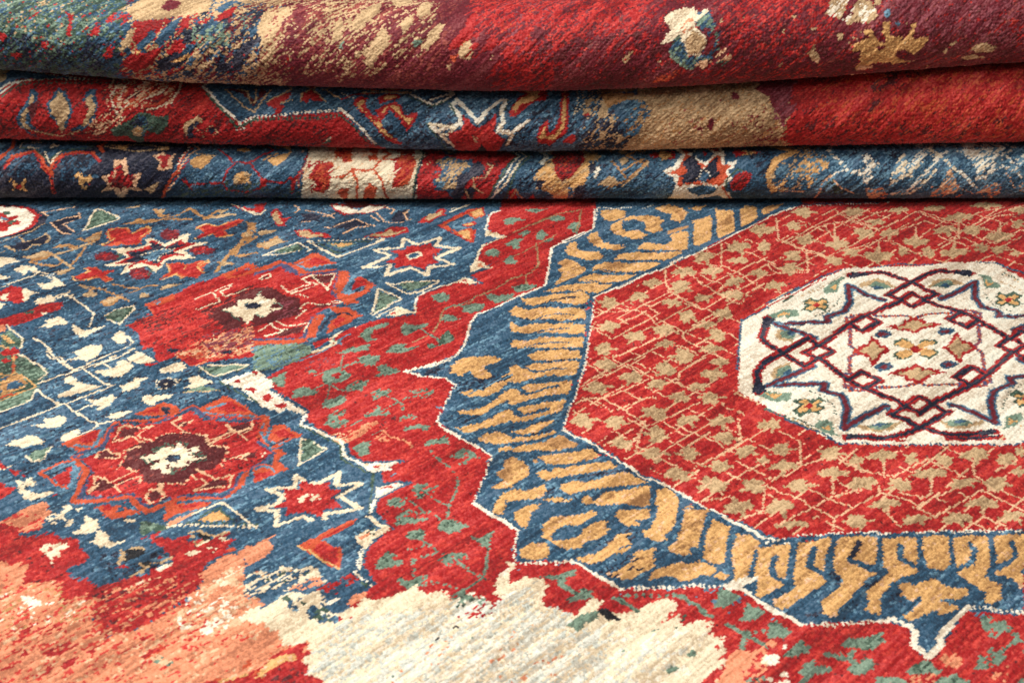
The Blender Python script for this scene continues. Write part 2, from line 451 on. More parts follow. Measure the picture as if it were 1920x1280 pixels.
C:1480,630 1560,595 1680,635 1620,640
R:1520,625 1560,612 1600,628
C/1.2:1190,800 1200,860 1060,820 960,870 880,910
C:970,885 1070,822 1190,862 1060,880
R:1010,865 1060,850 1040,872
W/1.2:930,895 860,920 740,970 620,1010
C/2:610,1020 565,1050 560,1070 610,1080;610,1080 520,1120 420,1145
L/1.5:700,1020 620,1060 640,1090;620,1080 460,1165 300,1220
S/1:575,1060 610,1070
B/1:640,1010 900,905 1200,870;1770,500 1700,520 1600,580 1700,640 1600,650
# tall star
C/2:800,530 870,505 1010,440 890,390 1090,370 1110,305 1215,360 1385,305 1350,370 1525,375 1350,440 1480,495 1300,510 1285,575 1160,525 970,590 1010,510 800,530
R:950,490 1030,465 1080,440 1010,400 1110,390 1140,360 1220,370 1310,345 1330,380 1400,390 1330,420 1330,450 1380,480 1290,490 1260,535 1180,500 1090,520 1040,540 1040,490
r%.3:1000,480 1140,370 1400,400 1260,530
C:1120,430 1200,405 1250,420 1230,450 1160,470 1130,450
B:1140,440 1180,420 1230,425 1200,450 1160,455
# triangles
C/1.4:390,335 480,385 610,450 700,420 960,310;400,330 440,340
C.1.4/2.6:470,325 700,325 960,305
s/1.5:480,350 600,420 660,420;560,345 720,340 860,330
G:555,350 640,350 740,350 640,385
S/1.2:540,345 620,390 750,350
C/1.2:50,435 180,390 310,340 420,395 380,405;50,435 200,425 340,395
s:130,415 230,380 310,355 370,390 240,415
S%.5:130,415 230,380 310,355 370,390 240,415
C/1.3:980,640 1060,680 1140,720 1250,690 1370,620;980,640 1040,650 1140,630 1340,620
s:1060,650 1200,625 1320,630 1230,670 1140,700
S%.7:1060,650 1200,625 1320,630 1230,670 1140,700
C/1.3:915,680 1095,755 1000,800 870,870;915,680 900,770 865,860
S:930,700 1060,755 980,810 890,850 910,770
s%.3:930,700 1060,755 980,810 890,850 910,770
# tan flowers far left
g:0,345 80,330 160,285 190,320 240,330 150,350 80,395 20,370
T:20,345 110,330 170,300 200,330 80,380
T:0,265 60,240 150,240 120,260 40,275
# octagon ornament, upper right half
O:-20,530 100,500 180,470 260,490 400,560 590,530 640,560 600,700 660,760 560,830 460,880 420,1020 360,1090 0,1100 -20,1100
U:-20,560 100,530 180,485 240,500 330,575 620,540 620,600 580,700 660,790 540,840 440,890 400,960 380,1050 200,1070 -20,1070
R:-20,580 100,540 180,510 230,560 330,585 600,560 600,620 560,720 640,800 500,850 420,900 380,960 340,1050 100,1060 -20,1050
r%.3:-20,580 100,540 330,585 600,570 560,720 500,850 300,900 100,800
O:270,490 350,460 430,410 500,440 605,500 540,510 430,520 400,540 330,510
R:370,500 440,450 560,490 420,510
L/1.4:320,500 400,465;300,510 400,540 480,515 620,500
O:640,560 690,555 700,640 650,700 720,760 790,790 670,800 600,740 620,620
L/2:650,710 700,720 820,680;740,590 700,640 670,690
O:730,620 770,590 900,655 820,720 720,770 690,730 780,700 830,660
R:740,625 780,600 860,650 800,665 720,690
N/1:720,710 820,680
O:540,830 680,820 800,880 700,930 520,1020 560,930 620,890
N/1.6:480,1000 500,960 560,890 660,860 720,880
R:570,950 620,900 680,900 600,970
O:380,1050 430,960 470,880 520,880 480,960 440,1050
# inner maroon and cream hooks
D:-20,680 120,670 230,740 330,760 330,870 150,920 -20,960
m%.4:150,740 330,780 330,870 150,920
D:400,590 570,575 600,590 560,640 500,660
D:480,790 620,800 540,820 400,830
D:180,1000 370,960 330,1020 130,1050
C/1:340,610 420,580 600,575;420,590 540,690 590,580;340,610 410,650 240,710 190,660;460,655 260,720;400,640 470,650
C/1:330,830 380,790 480,800 640,790 600,770 520,790;330,870 300,900 380,830
C/1:100,940 180,1000 240,990;150,920 230,970 390,940 360,1010;20,1000 120,940;70,1040 200,1010
C/1:20,600 100,560 110,590 40,610;290,730 390,745
D:30,605 100,570 90,595
O/1:-20,1090 200,1070 380,1080
# white flower
C:-60,770 0,740 20,710 60,760 140,760 150,790 110,800 100,860 50,900 0,870 -60,860
W:20,770 120,765 100,790 30,800
S/1:130,790 200,810 180,840;40,700 10,720;-10,870 60,890
C:100,830 190,825 120,850
N:-60,800 0,780 50,810 0,835 -60,830
# sage patch left of the band
S:-20,1110 120,1100 300,1090 420,1110 400,1160 260,1230 60,1290 -20,1290
L%.3:-20,1110 300,1090 420,1110 260,1230 -20,1290
R:430,1080 540,1040 570,1060 440,1120
# sage leaves in the red band (upper)
S:1850,170 1890,150 1930,160 1930,210 1860,200
S:1850,480 1900,430 1930,430 1930,500 1870,500
S*o:1770,415,60,28,5
S:1870,340 1930,320 1930,370 1880,365
S:1310,735 1400,710 1450,720 1440,760 1380,780 1330,760
S:1380,920 1420,870 1470,870 1530,900 1460,920
S:1730,720 1790,710 1810,730 1930,700 1930,740 1800,780 1740,750
S:1530,800 1600,800 1640,780 1720,790 1690,830 1600,860 1560,850
t/1:1930,590 1800,670 1640,730 1600,780 1420,820 1390,860 1380,920 1330,1000
S/1:1420,830 1640,740
S:770,1040 820,980 900,950 1010,930 960,970 880,990 860,1040 930,1060 830,1070
S:1090,960 1120,930 1180,960 1280,935 1300,960 1200,990 1140,1030 1090,1010
S/1.4:1180,960 1300,1020 1380,1080
S:1380,1050 1430,1000 1490,1040 1470,1080 1380,1110 1300,1120 1270,1100 1370,1090
s%.4:1380,1050 1430,1000 1490,1040 1470,1080 1380,1110 1300,1120 1270,1100 1370,1090
S:960,1160 1040,1100 1120,1090 1120,1120 1220,1110 1180,1140 1110,1160
t/1:1290,1030 1180,1080
S:590,1160 720,1110 860,1100 840,1140 740,1150 680,1160
S:760,1200 840,1180 930,1180 920,1220 860,1250 800,1240
S/1:650,1170 630,1280
S*o:950,1270,50,20,0
m%.2:470,1180 640,1170 740,1280 260,1280
W/1.3:1920,750 1830,800 1655,860 1630,900 1600,960 1580,1060 1560,1100 1500,1180 1400,1210 1250,1255 1170,1275
W/1.2:2540,90 2530,230 2400,280 2220,370 2190,560 2170,650 1920,750
@0 0 1
r%.26:1490,390 1440,406 1360,445 1247,500 1115,555 1097,690 1067,770 1057,805 1107,825 1210,890 1385,980 1440,1013 1690,996 2300,1000 2300,380
W:1391,600 1384,731 1573,831 1908,833 2062,738 2052,600 1862,487 1850,486 1585,505
@960 370 4
# outlines of the band
W.1.2/1.6:640,82 1000,78 1060,50
W.1/1.6:640,82 610,230
W/1.2:610,232 500,290 290,372
W.1.2/1.6:290,372 270,560 245,650
W/1.2:245,655 130,700 0,752
# gold motifs, top
G:670,95 780,90 850,110 850,150 760,180 700,165 660,130
G:870,145 1000,130 1110,145 1140,175 1100,200 1125,240 1060,260 1000,245 1010,210 960,180 900,160 830,175 820,215 850,250 930,245 1020,270 980,300 900,305 800,280 740,250 740,210 800,180
B:840,185 930,160 1000,190 1000,220 950,245 880,240 840,215
G:560,300 580,275 640,255 650,290 690,330 760,345 860,360 800,385 700,375 620,350
G:400,390 430,340 480,325 490,380 560,400 640,395 690,430 650,460 560,460 480,440 420,420
G:370,470 420,450 470,480 540,515 555,550 500,580 400,620 330,650 320,630 360,600 380,560 340,535 390,500
G:1060,80 1180,50 1260,65 1320,105 1290,150 1260,175 1190,165 1200,120 1120,100
G:1320,70 1460,55 1400,95
G:1520,60 1560,90 1660,90 1670,250 1600,290 1540,300 1535,150
G:1710,90 1760,55 1830,65 1840,160 1780,195 1715,215
G:1870,90 1920,60 1930,120 1880,130
G:1350,160 1490,130 1500,170 1490,310 1440,345 1375,365 1355,300 1370,200
g:1165,240 1230,220 1330,205 1260,250 1170,275
G:1190,280 1260,250 1320,250 1320,380 1250,400 1100,390 960,385 930,375 1000,330 1080,340 1160,350 1200,310
G:800,420 900,405 1000,410 1100,415 1280,400 1260,430 1160,465 1060,470 900,465 760,460 790,440
G:610,510 700,480 860,490 1110,485 1100,510 1000,540 860,560 700,555 600,545
G:500,610 580,580 700,575 940,570 900,600 780,625 600,635 500,625
G:250,690 330,665 480,645 640,640 760,640 720,680 650,715 560,700 420,695 300,700
G:70,745 200,730 300,715 420,715 540,700 580,740 560,780 500,800 400,790 300,770 150,800 100,780
G:-20,830 30,800 120,830 200,820 400,820 550,830 550,905 400,915 260,900 150,905 70,900 0,870
G:-20,960 0,920 60,960 180,935 400,935 545,945 545,1015 400,1010 220,1000 80,1005 20,1000
G:-20,1080 20,1050 100,1060 250,1030 400,1040 540,1045 530,1110 400,1120 200,1110 60,1115 0,1105
G:110,1180 200,1130 340,1130 500,1140 520,1200 400,1200 250,1210 160,1205
G:110,1250 250,1220 400,1230 510,1225 500,1270 100,1290
# blue hooks inside
N/1:350,760 400,745 480,745;200,790 300,760 420,755 500,745
B/1.2:150,920 230,880 330,865 470,875;60,890 150,930 300,920 560,915;60,1040 120,1010 220,985 430,970;60,1040 300,1020 530,1025;80,1110 180,1090 280,1075 440,1078;150,1140 350,1125 520,1125
B/1.4:620,540 700,545 900,560 1010,555;560,620 720,640 900,630;880,470 1050,475 1130,470;1000,400 1200,395 1290,405
N.1/3:620,540 900,562 1010,555;880,470 1130,470;1000,400 1260,398;320,700 480,690 600,720;120,830 300,800 540,815;600,640 720,630;60,900 560,915;240,1130 520,1125;280,1212 500,1200
g:340,480 420,455 460,490 400,520;700,490 800,480 860,520 720,530;1200,70 1300,100 1270,170;1540,200 1640,120 1660,200;60,880 200,840 160,900;20,990 150,950 120,1000
g%.35:1000,130 1130,150 1120,250 1000,240;560,300 860,350 820,380 600,350;800,430 1280,400 1200,440;250,690 700,640 640,700
# inner outline of the band
B/1.5:1920,140 1720,230 1560,300 1380,390 1230,440 1060,530 830,630 620,720 600,760 580,950 550,1100 535,1290
W/1.2:1920,158 1730,243 1600,308 1400,405 1240,460 1150,520 1000,575 850,650 620,742
W.1.1/1.8:620,745 595,950 570,1100 550,1290
# sage leaves in the red band (top)
S:90,90 170,80 270,90 220,110 150,110
S:260,160 310,135 390,145 400,170 330,185
S:415,220 440,190 505,170 510,200 490,270 450,250
S:45,270 110,240 140,255 90,290
S:180,280 220,250 270,270 230,310 190,310
S:230,320 290,295 320,310 260,330
S:-10,150 60,155 100,180 0,190
S:-20,320 50,300 90,310 50,340 60,370 0,380
S:-20,460 40,470 30,500 -20,500
S:0,660 80,640 190,650 150,680 90,700 30,690
t/1:0,260 160,200 330,130 520,90;520,90 500,200 480,250;20,430 120,380 330,270;180,330 190,400 200,500 130,560 0,600;100,570 110,640
s%.3:0,660 80,640 190,650 150,680 90,700;90,90 270,90 150,110
# beige leaves in the red field
T*h:1870,245,75,45,-10 1700,370,90,45,20 1890,370,45,50,0 1440,450,75,50,20 1690,470,80,35,-20
T*h:1290,560,90,40,-10 1500,550,80,40,10 1050,640,70,38,-10 1270,670,90,45,60 1440,750,70,30,30 1670,630,70,40,20 1640,730,90,42,-20 1850,560,70,30,0
T*h:950,745,75,42,20 740,790,90,42,80 1200,790,70,38,-20 1320,890,70,50,60 1580,870,70,50,-20 730,970,85,42,10 920,1045,80,50,-30 1150,990,95,42,70 1450,950,90,28,10
T*h:1530,1030,75,50,-70 700,1130,80,50,80 1150,1090,70,36,0 1280,1180,95,55,-80 1500,1130,90,35,10 1560,1230,70,34,0 1140,1260,50,40,0 700,1250,80,40,0
K/1:1570,340 1570,500 1700,560 1900,690;1400,495 1530,500;1380,440 1400,400;1150,530 1150,640 1190,700 1290,770 1380,810;1190,700 1000,800 900,850 790,910 870,950;950,650 940,660;620,860 900,850 1000,860 1100,960;750,820 900,850
K/1:1000,800 1100,870 1000,920 860,1000 760,1050;1290,790 1440,830 1600,740 1780,640 1920,560;1440,660 1600,590 1780,500 1920,440;1200,480 1440,650 1700,800;1580,500 1480,570
K/1:1290,1000 1400,950 1550,880;1290,1000 1280,1050 1400,1110 1480,1160 1600,1210;870,1150 1080,1050 1260,980;870,1150 1000,1180 900,1240 790,1280;620,980 740,1050;1480,1160 1300,1280;760,1200 870,1150
T.1/2:660,1200 750,1190;900,800 890,760;1130,560 1180,560;1720,800 1770,720;620,930 600,1010
R:830,890 930,870 900,920 840,930
# white octagon edge
B/1.3:1920,830 1720,920 1690,1280
W/1:1920,845 1740,925
@1440 370 4
W.1.2/1.8:900,38 400,62 200,72
W/1.2:210,72 120,100 0,150
B/1.4:900,30 200,60 0,135
g:-20,60 110,50 60,90 -20,120
T*h:270,115,90,35,90 650,110,80,32,40 980,95,70,30,0 1250,80,80,25,20 1640,60,110,24,0 1430,150,100,38,0 1330,245,90,38,20 800,190,80,28,-20
T*h:200,215,75,30,90 30,240,30,30 290,310,80,36,70 720,270,75,38,-30 910,270,70,40,0 1540,245,90,34,90 1740,285,100,45,180 180,430,70,44,-45 520,345,90,40,180
T*h:620,410,60,40,-60 830,430,105,48,180 1110,325,95,40,180 1020,400,50,30,60 1200,405,55,40,-60 1400,400,105,45,180 1600,370,55,35,-60 1740,385,80,30,70
T*h:490,475,70,40,-60 170,530,80,42,80 60,660,80,36,20 1880,100,60,30 1880,200,50,30,60 1860,420,50,20,20
K/1:110,330 400,190 540,120 620,80;520,120 700,200 830,240 1000,160 1120,100 1200,120;1120,110 1420,210 1580,110 1770,70;830,240 700,310 560,390 430,450 280,400 80,300
K/1:80,300 60,160;160,330 440,200 620,180;130,320 460,450;500,200 500,320;620,180 830,250;820,320 1000,240 1180,170;1110,220 1110,310;1430,200 1430,300 1300,370 1120,420 930,330 800,330 560,400
K/1:1460,300 1600,350 1700,330 1900,240;1400,300 1400,350;1740,190 1740,280;830,330 830,420;500,320 420,200;-20,460 130,560 300,560;-20,580 300,540;0,500 60,560;1200,120 1330,160 1500,210;1640,150 1920,60;1580,210 1700,150 1850,130
K/1:620,200 800,120 900,90;290,400 300,560;1300,200 1440,270 1600,170
# octagon border
B/1.4:-10,800 150,720 300,640 540,545 720,530 980,490 1230,490 1540,490 1620,468 1700,485 1920,560
W/1.2:-10,815 150,735 300,655 550,558
s/1:380,640 450,640 540,665
# purple-navy zigzags with red edge
R/3.4:640,570 900,530 1000,560 1100,610 1190,550 1280,525 1560,510;1560,510 1570,580 1500,550
N/2:660,590 780,560 900,540 960,550 1090,610 1200,550 1280,530 1440,525 1550,525
N:650,575 740,570 680,625
B:1450,520 1550,505 1550,555
M/2.2:1110,600 900,700 980,730 1090,690 1200,730 1320,690 1110,610
R.1/2:1110,595 890,700 970,740
N/1.2:1110,605 910,700 990,725;1120,610 1310,690 1220,730
R/4.3:740,880 830,810 900,770 1090,700 1220,740 1300,780 1400,820 1490,860 1370,920 1570,985 1660,930 1800,980 1920,1040
N/2.5:750,880 840,810 920,770 1080,705 1210,745 1310,790 1480,855 1380,915 1570,980 1670,935 1790,980 1920,1040
X/1.3:1220,750 1400,820 1480,855;1790,990 1920,1040
R/4.3:740,880 850,925 780,960 660,1020 540,975 310,1090 100,1160 20,1160
N/2.5:750,885 840,925 770,965 660,1015 550,975 310,1095;20,1160 200,1075 310,1110 420,1160 300,1210 200,1240
R/2.2:20,1160 190,1070 300,1110 430,1150 290,1210 210,1260 120,1210 20,1160
N/1.3:25,1160 190,1080 290,1105 400,1155 290,1205
R/1.2:200,1140 290,1100 390,1160 290,1195 200,1150
W:240,1150 310,1135 360,1160 300,1180
W:1010,700 1100,660 1200,690 1120,700 1090,690
R/1.6:1000,730 1100,790 1200,750
m/1.2:1010,735 1100,770 1190,750
R/1:870,870 950,855 1060,865 1100,890 1200,865 1340,855 1390,870
B.1.7/3:880,865 1060,860 1100,885 1340,858
O/1:560,885 640,885 720,880
N/1:640,885 720,875
O.1.2/2.4:550,890 550,960;560,1040 560,1120 600,1150 560,1190 555,1280
U/1:560,900 550,970;550,1020 555,1110 590,1150 560,1200 560,1280
L/3.9:70,940 440,925 420,880 640,830 600,760 610,660 700,680 860,750
L/3.9:70,940 200,1000 330,1045
M/1.9:80,935 440,925 430,890 640,825 610,760 615,665 700,685 840,755;80,940 200,1000 310,1035
L/3.9:1330,740 1480,670 1590,600 1600,800 1700,800 1780,840 1920,870
M/1.9:1340,735 1480,675 1580,620 1600,800 1700,805 1780,850 1920,875
N/1.2:1700,800 1810,830
R/2:1520,850 1650,850 1680,930;1850,1110 1920,1070 1920,1130
N/1.3:1660,850 1680,930;1860,1110 1920,1090
O/1:1530,850 1640,848
# right of the middle diamond
O.1.2/2.4:1680,960 1680,1000 1720,1080 1720,1150 1700,1280
B/1:1675,950 1700,1070 1650,1120 1700,1150 1690,1260
R/2.2:1920,1160 1830,1220 1720,1270
N/1.3:1920,1170 1840,1220
# small flowers
L*x:900,610,55,26 1390,595,60,26 1100,530,30,16 20,1040,30,26
s.1.2/2.4:700,650 790,600 900,580;1200,610 1330,580 1440,575 1500,610;1050,520 1100,510 1140,540;0,1000 60,990 20,1100
T.1/2:690,640 800,610 950,600;1210,620 1400,580 1500,600;1000,510 1170,530
G*x:350,800,105,62 1860,735,95,60
s.1.7/2:250,780 330,750 450,780 450,840 320,850 260,820 250,780;1770,680 1760,720 1780,770
R*o:345,800,40,20 1880,735,50,22
G.1.4/2.4:300,710 420,690 470,640;20,860 50,850 100,880;20,850 150,760;1700,590 1780,560 1870,620
s.1.7/2:170,740 180,860 150,880;440,650 300,720 400,700;1680,600 1780,555 1890,620;1730,640 1800,650
s/1:20,830 190,740
# heart of the medallion
R:930,960 1020,950 1080,910 1140,910 1160,940 1300,950 1240,980 1180,1010 1160,1040 1100,1045 1060,1010 1050,980
T:1020,970 1090,930 1140,930 1230,955 1170,990 1150,1030 1100,1020 1080,980
M*o:860,1018,48,32 1355,1000,48,28 1390,1250,65,30 865,1255,55,24
B.1.2/2:800,1000 860,985 920,1010 920,1035 860,1050 800,1040 790,1000;1300,1000 1360,975 1420,1000 1330,1025;1330,1240 1400,1220 1450,1250 1400,1280;810,1270 860,1240 920,1250
R:690,1120 720,1070 800,1080 830,1110 915,1140 900,1170 830,1190 760,1250 740,1200 640,1150
T:720,1130 740,1090 790,1100 880,1140 810,1180 760,1200 750,1165 680,1150
R:1290,1120 1400,1090 1480,1040 1520,1080 1600,1120 1580,1150 1510,1230 1440,1180 1320,1140
T:1330,1120 1420,1100 1480,1070 1510,1120 1550,1140 1500,1180 1430,1150
G:980,1075 1060,1065 1100,1100 1150,1070 1230,1070 1240,1110 1180,1135 1240,1180 1200,1195 1120,1150 1050,1200 1000,1180 1060,1140 980,1110
s.1.7/1.6:980,1075 1060,1065 1100,1090 1150,1065 1240,1070 1245,1110 1190,1135 1245,1180 1210,1200 1110,1165 1050,1200 970,1195
R*o:1105,1130,45,24
R:1050,1230 1120,1215 1180,1250 1170,1290 1050,1290
T:1080,1240 1120,1225 1150,1260 1140,1290 1070,1290
# ---- row 2, octagon lower half
@1440 670 4
R/4.3:0,0 100,-20 230,40 310,10 450,60 560,130 640,80 700,75 880,165 730,215 1060,355 950,400 1170,500 1000,600 690,585
N/2.5:20,0 110,0 230,35 320,15 450,70 560,125 660,85 860,165 750,215 1050,350 960,400 1160,495 1000,590 900,590 700,590
N:680,530 740,545 790,600 690,600
R/1.2:660,510 700,540 660,570
R/4.3:1920,0 1700,90 1600,50 1390,150 1550,210 1290,350 1400,380 1170,500 1370,600 1740,590
N/2.5:1920,5 1700,90 1600,55 1400,155 1530,205 1290,345 1380,380 1180,495 1370,590 1500,600 1620,590 1720,580
N:1640,580 1730,540 1730,605
R/1.2:1660,560 1740,520 1740,600
M/2:1060,350 1170,280 1280,340 1170,420 1060,360
N/1.2:1070,360 1160,410 1280,340
R/1:950,400 1050,360
m.1.7/2:580,0 560,60 570,130;570,140 580,215 720,215
O.1.7/2:540,0 580,120;550,140 580,220;1720,0 1690,80;1700,120 1720,200 1560,200
U/1:575,150 575,215;1700,110 1700,190
R/1:590,220 720,215;830,215 940,220 1060,215 1130,190 1200,215 1400,215
B.1.7/3:840,215 1060,218 1140,185 1220,218 1400,210
L/3.9:30,210 480,185 450,230 560,270 620,370 630,490 780,420 910,340
L/3.9:30,210 200,120 350,65
M/1.9:40,205 470,185 450,220 580,280 640,390 640,480 780,410 890,345;50,200 200,125 330,70
B:560,265 630,260 640,310 680,380 560,370
L/3.9:1920,130 1840,150 1780,220 1620,245 1660,350 1700,430 1740,500 1550,400 1400,330
M/1.9:1910,140 1850,150 1780,225 1640,245 1690,400 1720,480 1550,395 1420,335
R:900,130 960,85 1050,80 1050,40 1120,15 1190,50 1190,90 1260,85 1340,125 1250,125 1200,140 1140,170 1080,145 1000,110
T:970,110 1070,90 1080,40 1130,30 1160,90 1230,110 1150,150 1080,130
M*o:860,70,55,28 1395,52,65,30
B.1.2/2:800,90 840,45 920,40 910,75 830,100;1320,50 1360,25 1460,40 1440,75 1360,85
R:740,-10 830,0 760,50;1450,-10 1530,0 1530,30
T:760,0 800,0 770,30
s*x:890,500,90,30 1470,500,90,24 20,90,40,40
L*x:890,500,50,16 1180,585,30,16
G.1/2:1300,480 1400,500 1500,540 1600,500 1650,470;740,480 850,530 960,510;1140,580 1210,585
T.1/2:700,500 760,480;960,500 1010,510;1280,500 1330,510;1590,520 1660,490
G*x:345,335,120,66 1890,320,60,60
s.1.7/2:240,300 300,280 430,290 470,310 450,360 370,400 240,380 230,340;1860,260 1900,230;1870,340 1920,350
R*o:345,335,40,20
s/1:190,440 300,500 400,530 500,490
s.1.7/2:220,430 300,410 400,440 490,430;120,270 140,400;380,440 420,500;1860,420 1900,400
G.1.2/2:0,290 30,320 110,380 150,400;280,450 380,500 520,490;1820,500 1910,500
g.1/2:120,280 130,400 60,350
# octagon edge
W/1.3:0,360 150,440 280,510 540,640
B/1.5:-10,375 150,460 300,530 400,560 540,640
s.1.7/2.4:-10,375 400,560
B.1.7/2.4:540,640 740,640 960,655 1200,645 1560,650 1870,650 1920,625
W.1.6/1.6:560,632 750,632 960,640 1750,630
@1440 670 4
# beige leaves under the octagon
T*h:30,500,60,50,0 110,680,95,45,90 480,710,100,50,70 660,770,60,50,20 860,735,105,50,0 1080,750,60,45,60 1320,770,75,55,-60 1550,730,105,55,10 1790,760,80,45,40 1900,700,50,40
T*h:110,810,105,45,0 490,860,115,45,0 250,945,105,55,90 710,940,120,50,30 980,950,95,55,-60 1220,870,120,55,0 1470,940,110,45,40 1720,950,110,50,80 1880,860,60,35 
T*h:90,1110,110,70,20 880,1100,110,50,0 680,1220,110,50,90 1110,1210,110,40,30 1420,1210,110,45,20 1610,1100,120,50,0 1830,1200,110,50,30 180,1240,120,35,-10
K/1:240,620 250,800 150,870 -20,900;250,800 430,740 560,740 700,850 950,880 1200,750 1300,820 1480,880;870,780 870,880;480,880 490,1010;0,950 180,1020 340,1110 60,1240
K/1:340,1110 470,1040 700,980;340,1110 500,1190 650,1110 850,1000 1050,1070 1250,1190 1430,1090 1600,1000 1750,1060 1920,1150;310,980 470,1060 640,1110;500,1190 490,1280
K/1:830,950 840,1010;1000,1010 1150,1060 1230,1000;1100,1120 1250,1040 1420,970;1250,1040 1350,1080;1640,960 1700,1010;900,1130 900,1180 1000,1260;1610,1130 1620,1190 1450,1290;1620,1190 1800,1280;1840,1110 1920,1060;1230,900 1220,1010;1540,790 1550,880 1600,920
K/1:700,850 600,780;1880,760 1700,850;1760,1000 1920,1060;1700,1280 1780,1200
D%.2:260,610 320,590 300,620
@960 670 4
# leaves of the red field, lower left
T*h:720,60,70,40,10 890,145,85,50,-20 1150,90,85,45,-50 1090,195,85,40,20 650,220,100,48,100 1510,120,90,45,-10 1400,210,85,30,20 1550,30,60,20 1250,290,80,42,-20 1500,290,95,42,90
T*h:540,470,100,55,100 780,480,100,50,80 1060,410,110,55,-60 1320,460,90,48,30 1570,470,95,55,10 1080,570,90,60,-100 830,640,90,50,110 1600,590,100,45,80 1070,720,110,50,90 1320,710,85,50,-90
T*h:1760,690,90,45,60 1550,800,100,45,-90 1250,870,110,50,110 1510,940,115,60,-70 1800,950,90,60,-60 1890,500,50,40,0 1700,1110,115,60,20 1280,10,60,20 1890,760,50,30
K/1:560,40 700,130 530,210;700,130 850,50;760,10 900,80 1050,140 850,230 690,300 850,390 1000,490;850,240 940,300 1080,290;1050,140 870,40;690,300 560,300 480,330
K/1:1000,490 960,560 930,700;960,530 1200,430 1400,320;1260,110 1450,0;1260,110 1240,180 1360,240;800,380 1000,300;1150,480 1320,580 1200,660 1080,750;1320,580 1500,480;850,700 960,560
K/1:1600,690 1750,610 1920,520;1600,690 1420,790 1300,760;1600,690 1540,720;1720,620 1700,480;1600,920 1800,820 1920,760;1800,820 1680,760 1900,870;1400,1000 1500,900;1900,960 1880,1130 1700,1200;1380,1070 1640,1020
K.1/2:520,310 660,330 750,400;930,470 1000,500;1700,450 1720,600;650,640 720,590;1040,820 1180,900;1380,800 1370,900
# gold scales of the band, left half
G:120,45 200,30 400,15 500,15 500,60 480,120 380,130 250,125 100,160 30,180 -20,180 -20,60 30,45 80,70 150,100 200,100
B/1.5:170,100 250,90 320,70 400,75;100,60 160,100
B/1.4:0,190 150,165 300,150 480,145;0,160 0,190
G:70,210 130,190 300,180 450,165 440,230 420,260 300,275 150,310 60,345 -20,340 -20,230 30,220 60,260 120,270
B/2:70,240 110,260 180,250 260,225 340,210
B/1.4:0,355 130,320 250,300 420,285
G:20,380 140,350 260,330 400,310 380,370 350,400 250,425 100,470 0,480 -20,430 50,435 100,420
B/2:0,370 60,430 150,410 270,375
N.1/3:60,430 270,375;40,500 180,490 320,450;0,520 60,490
G:0,550 80,530 200,480 320,460 290,500 200,550 80,570
B/1.6:0,510 70,500 200,460 350,440;0,590 120,580 220,555 360,480
N/1:140,570 240,550 300,520
G:-20,600 80,590 200,570 340,530 320,560 220,590 100,620 -20,640
B/1.6:0,650 130,620 250,610 330,580
g:140,640 260,620 360,570 400,600 460,620 510,640 480,670 400,680 300,690 150,690 60,700
G:0,680 140,640 260,660 400,690 500,660 380,690 150,705 0,700
B/1.8:150,705 350,705 490,680 540,650
G:150,750 250,730 500,700 560,680 640,720 660,740 600,760 480,790 300,790 200,790
g:150,750 240,735 230,780 180,785;560,740 640,740 500,790
B/2:0,740 150,720 250,800 480,800 600,770
G:-20,750 40,755 130,810 130,870 80,900 -20,950 -20,750
g%.4:-20,750 40,755 120,810 0,900
G:180,850 220,830 300,850 310,810 400,820 560,800 720,780 800,810 700,840 500,880 400,890 250,910 200,880
B/2:480,900 700,860 830,850;300,960 400,900 500,880
G:370,940 480,920 560,930 700,880 880,860 960,890 1030,930 900,950 700,970 560,990 460,1020 400,1010 360,980
N/1:480,905 700,860 840,840 920,850
B/2.2:440,1030 600,1000 800,960 1040,940
G:-20,990 60,970 100,990 250,940 260,1000 200,1050 100,1060 -20,1080
G:20,1180 60,1110 200,1070 340,1040 440,1060 400,1120 250,1140 160,1150 120,1200 110,1270 60,1280 20,1240
G:510,1050 570,1020 620,1060 700,1000 850,970 1040,960 1045,1050 1030,1170 980,1190 920,1200 960,1240 880,1240 800,1230 780,1210 850,1160 850,1090 780,1080 700,1100 620,1110 560,1080
g:840,1080 960,1020 1040,1000 1030,1170 940,1180 840,1160
B:450,1080 500,1060 560,1100 700,1110 840,1090 840,1140 780,1180 650,1200 560,1170
B/2.4:1060,960 1060,1080 1040,1200 980,1240
G:1090,990 1140,960 1220,1000 1260,1030 1250,1130 1230,1270 1080,1290 1060,1200 1080,1080
B/2.8:1280,1030 1270,1150 1230,1290
B:1250,1020 1340,1060 1340,1100 1280,1100
G:1290,1100 1330,1090 1400,1120 1460,1170 1450,1290 1250,1290 1280,1150
g%.5:1290,1100 1330,1090 1460,1170 1400,1290 1250,1290
B/2.6:1480,1170 1470,1290
G:1500,1210 1600,1220 1680,1260 1700,1290 1490,1290
G:240,1220 300,1180 500,1150 620,1160 620,1230 560,1290 240,1290
G:540,1250 640,1200 740,1220 680,1290 560,1290
B/1:540,1260 640,1180 700,1200
# dark blue strokes
N%.35:130,1260 200,1160 480,1060 440,1010 300,1060 350,960 280,960 260,1040 150,1100;640,1120 840,1090 840,1140 650,1200
B/1.5:390,530 330,560 380,580 500,640 640,690 760,750 900,830 1060,900 1280,1020 1500,1150 1700,1260
N/1.2:1100,930 1250,1000;560,670 700,740
W/1.5:385,540 450,580 560,620 680,700 850,800 1000,890 1150,950 1300,1020 1440,1100 1560,1160 1750,1270
W.1/1.8:550,0 540,90 480,290 430,360 410,450 385,540
B/1.5:535,0 510,120 460,240 410,380 370,520
@480 670 4
# gold, left of the band
G:1460,50 1540,-10 1780,-20 1860,0 1760,40 1740,80 1780,110 1740,150 1660,150 1600,90 1540,130 1460,110
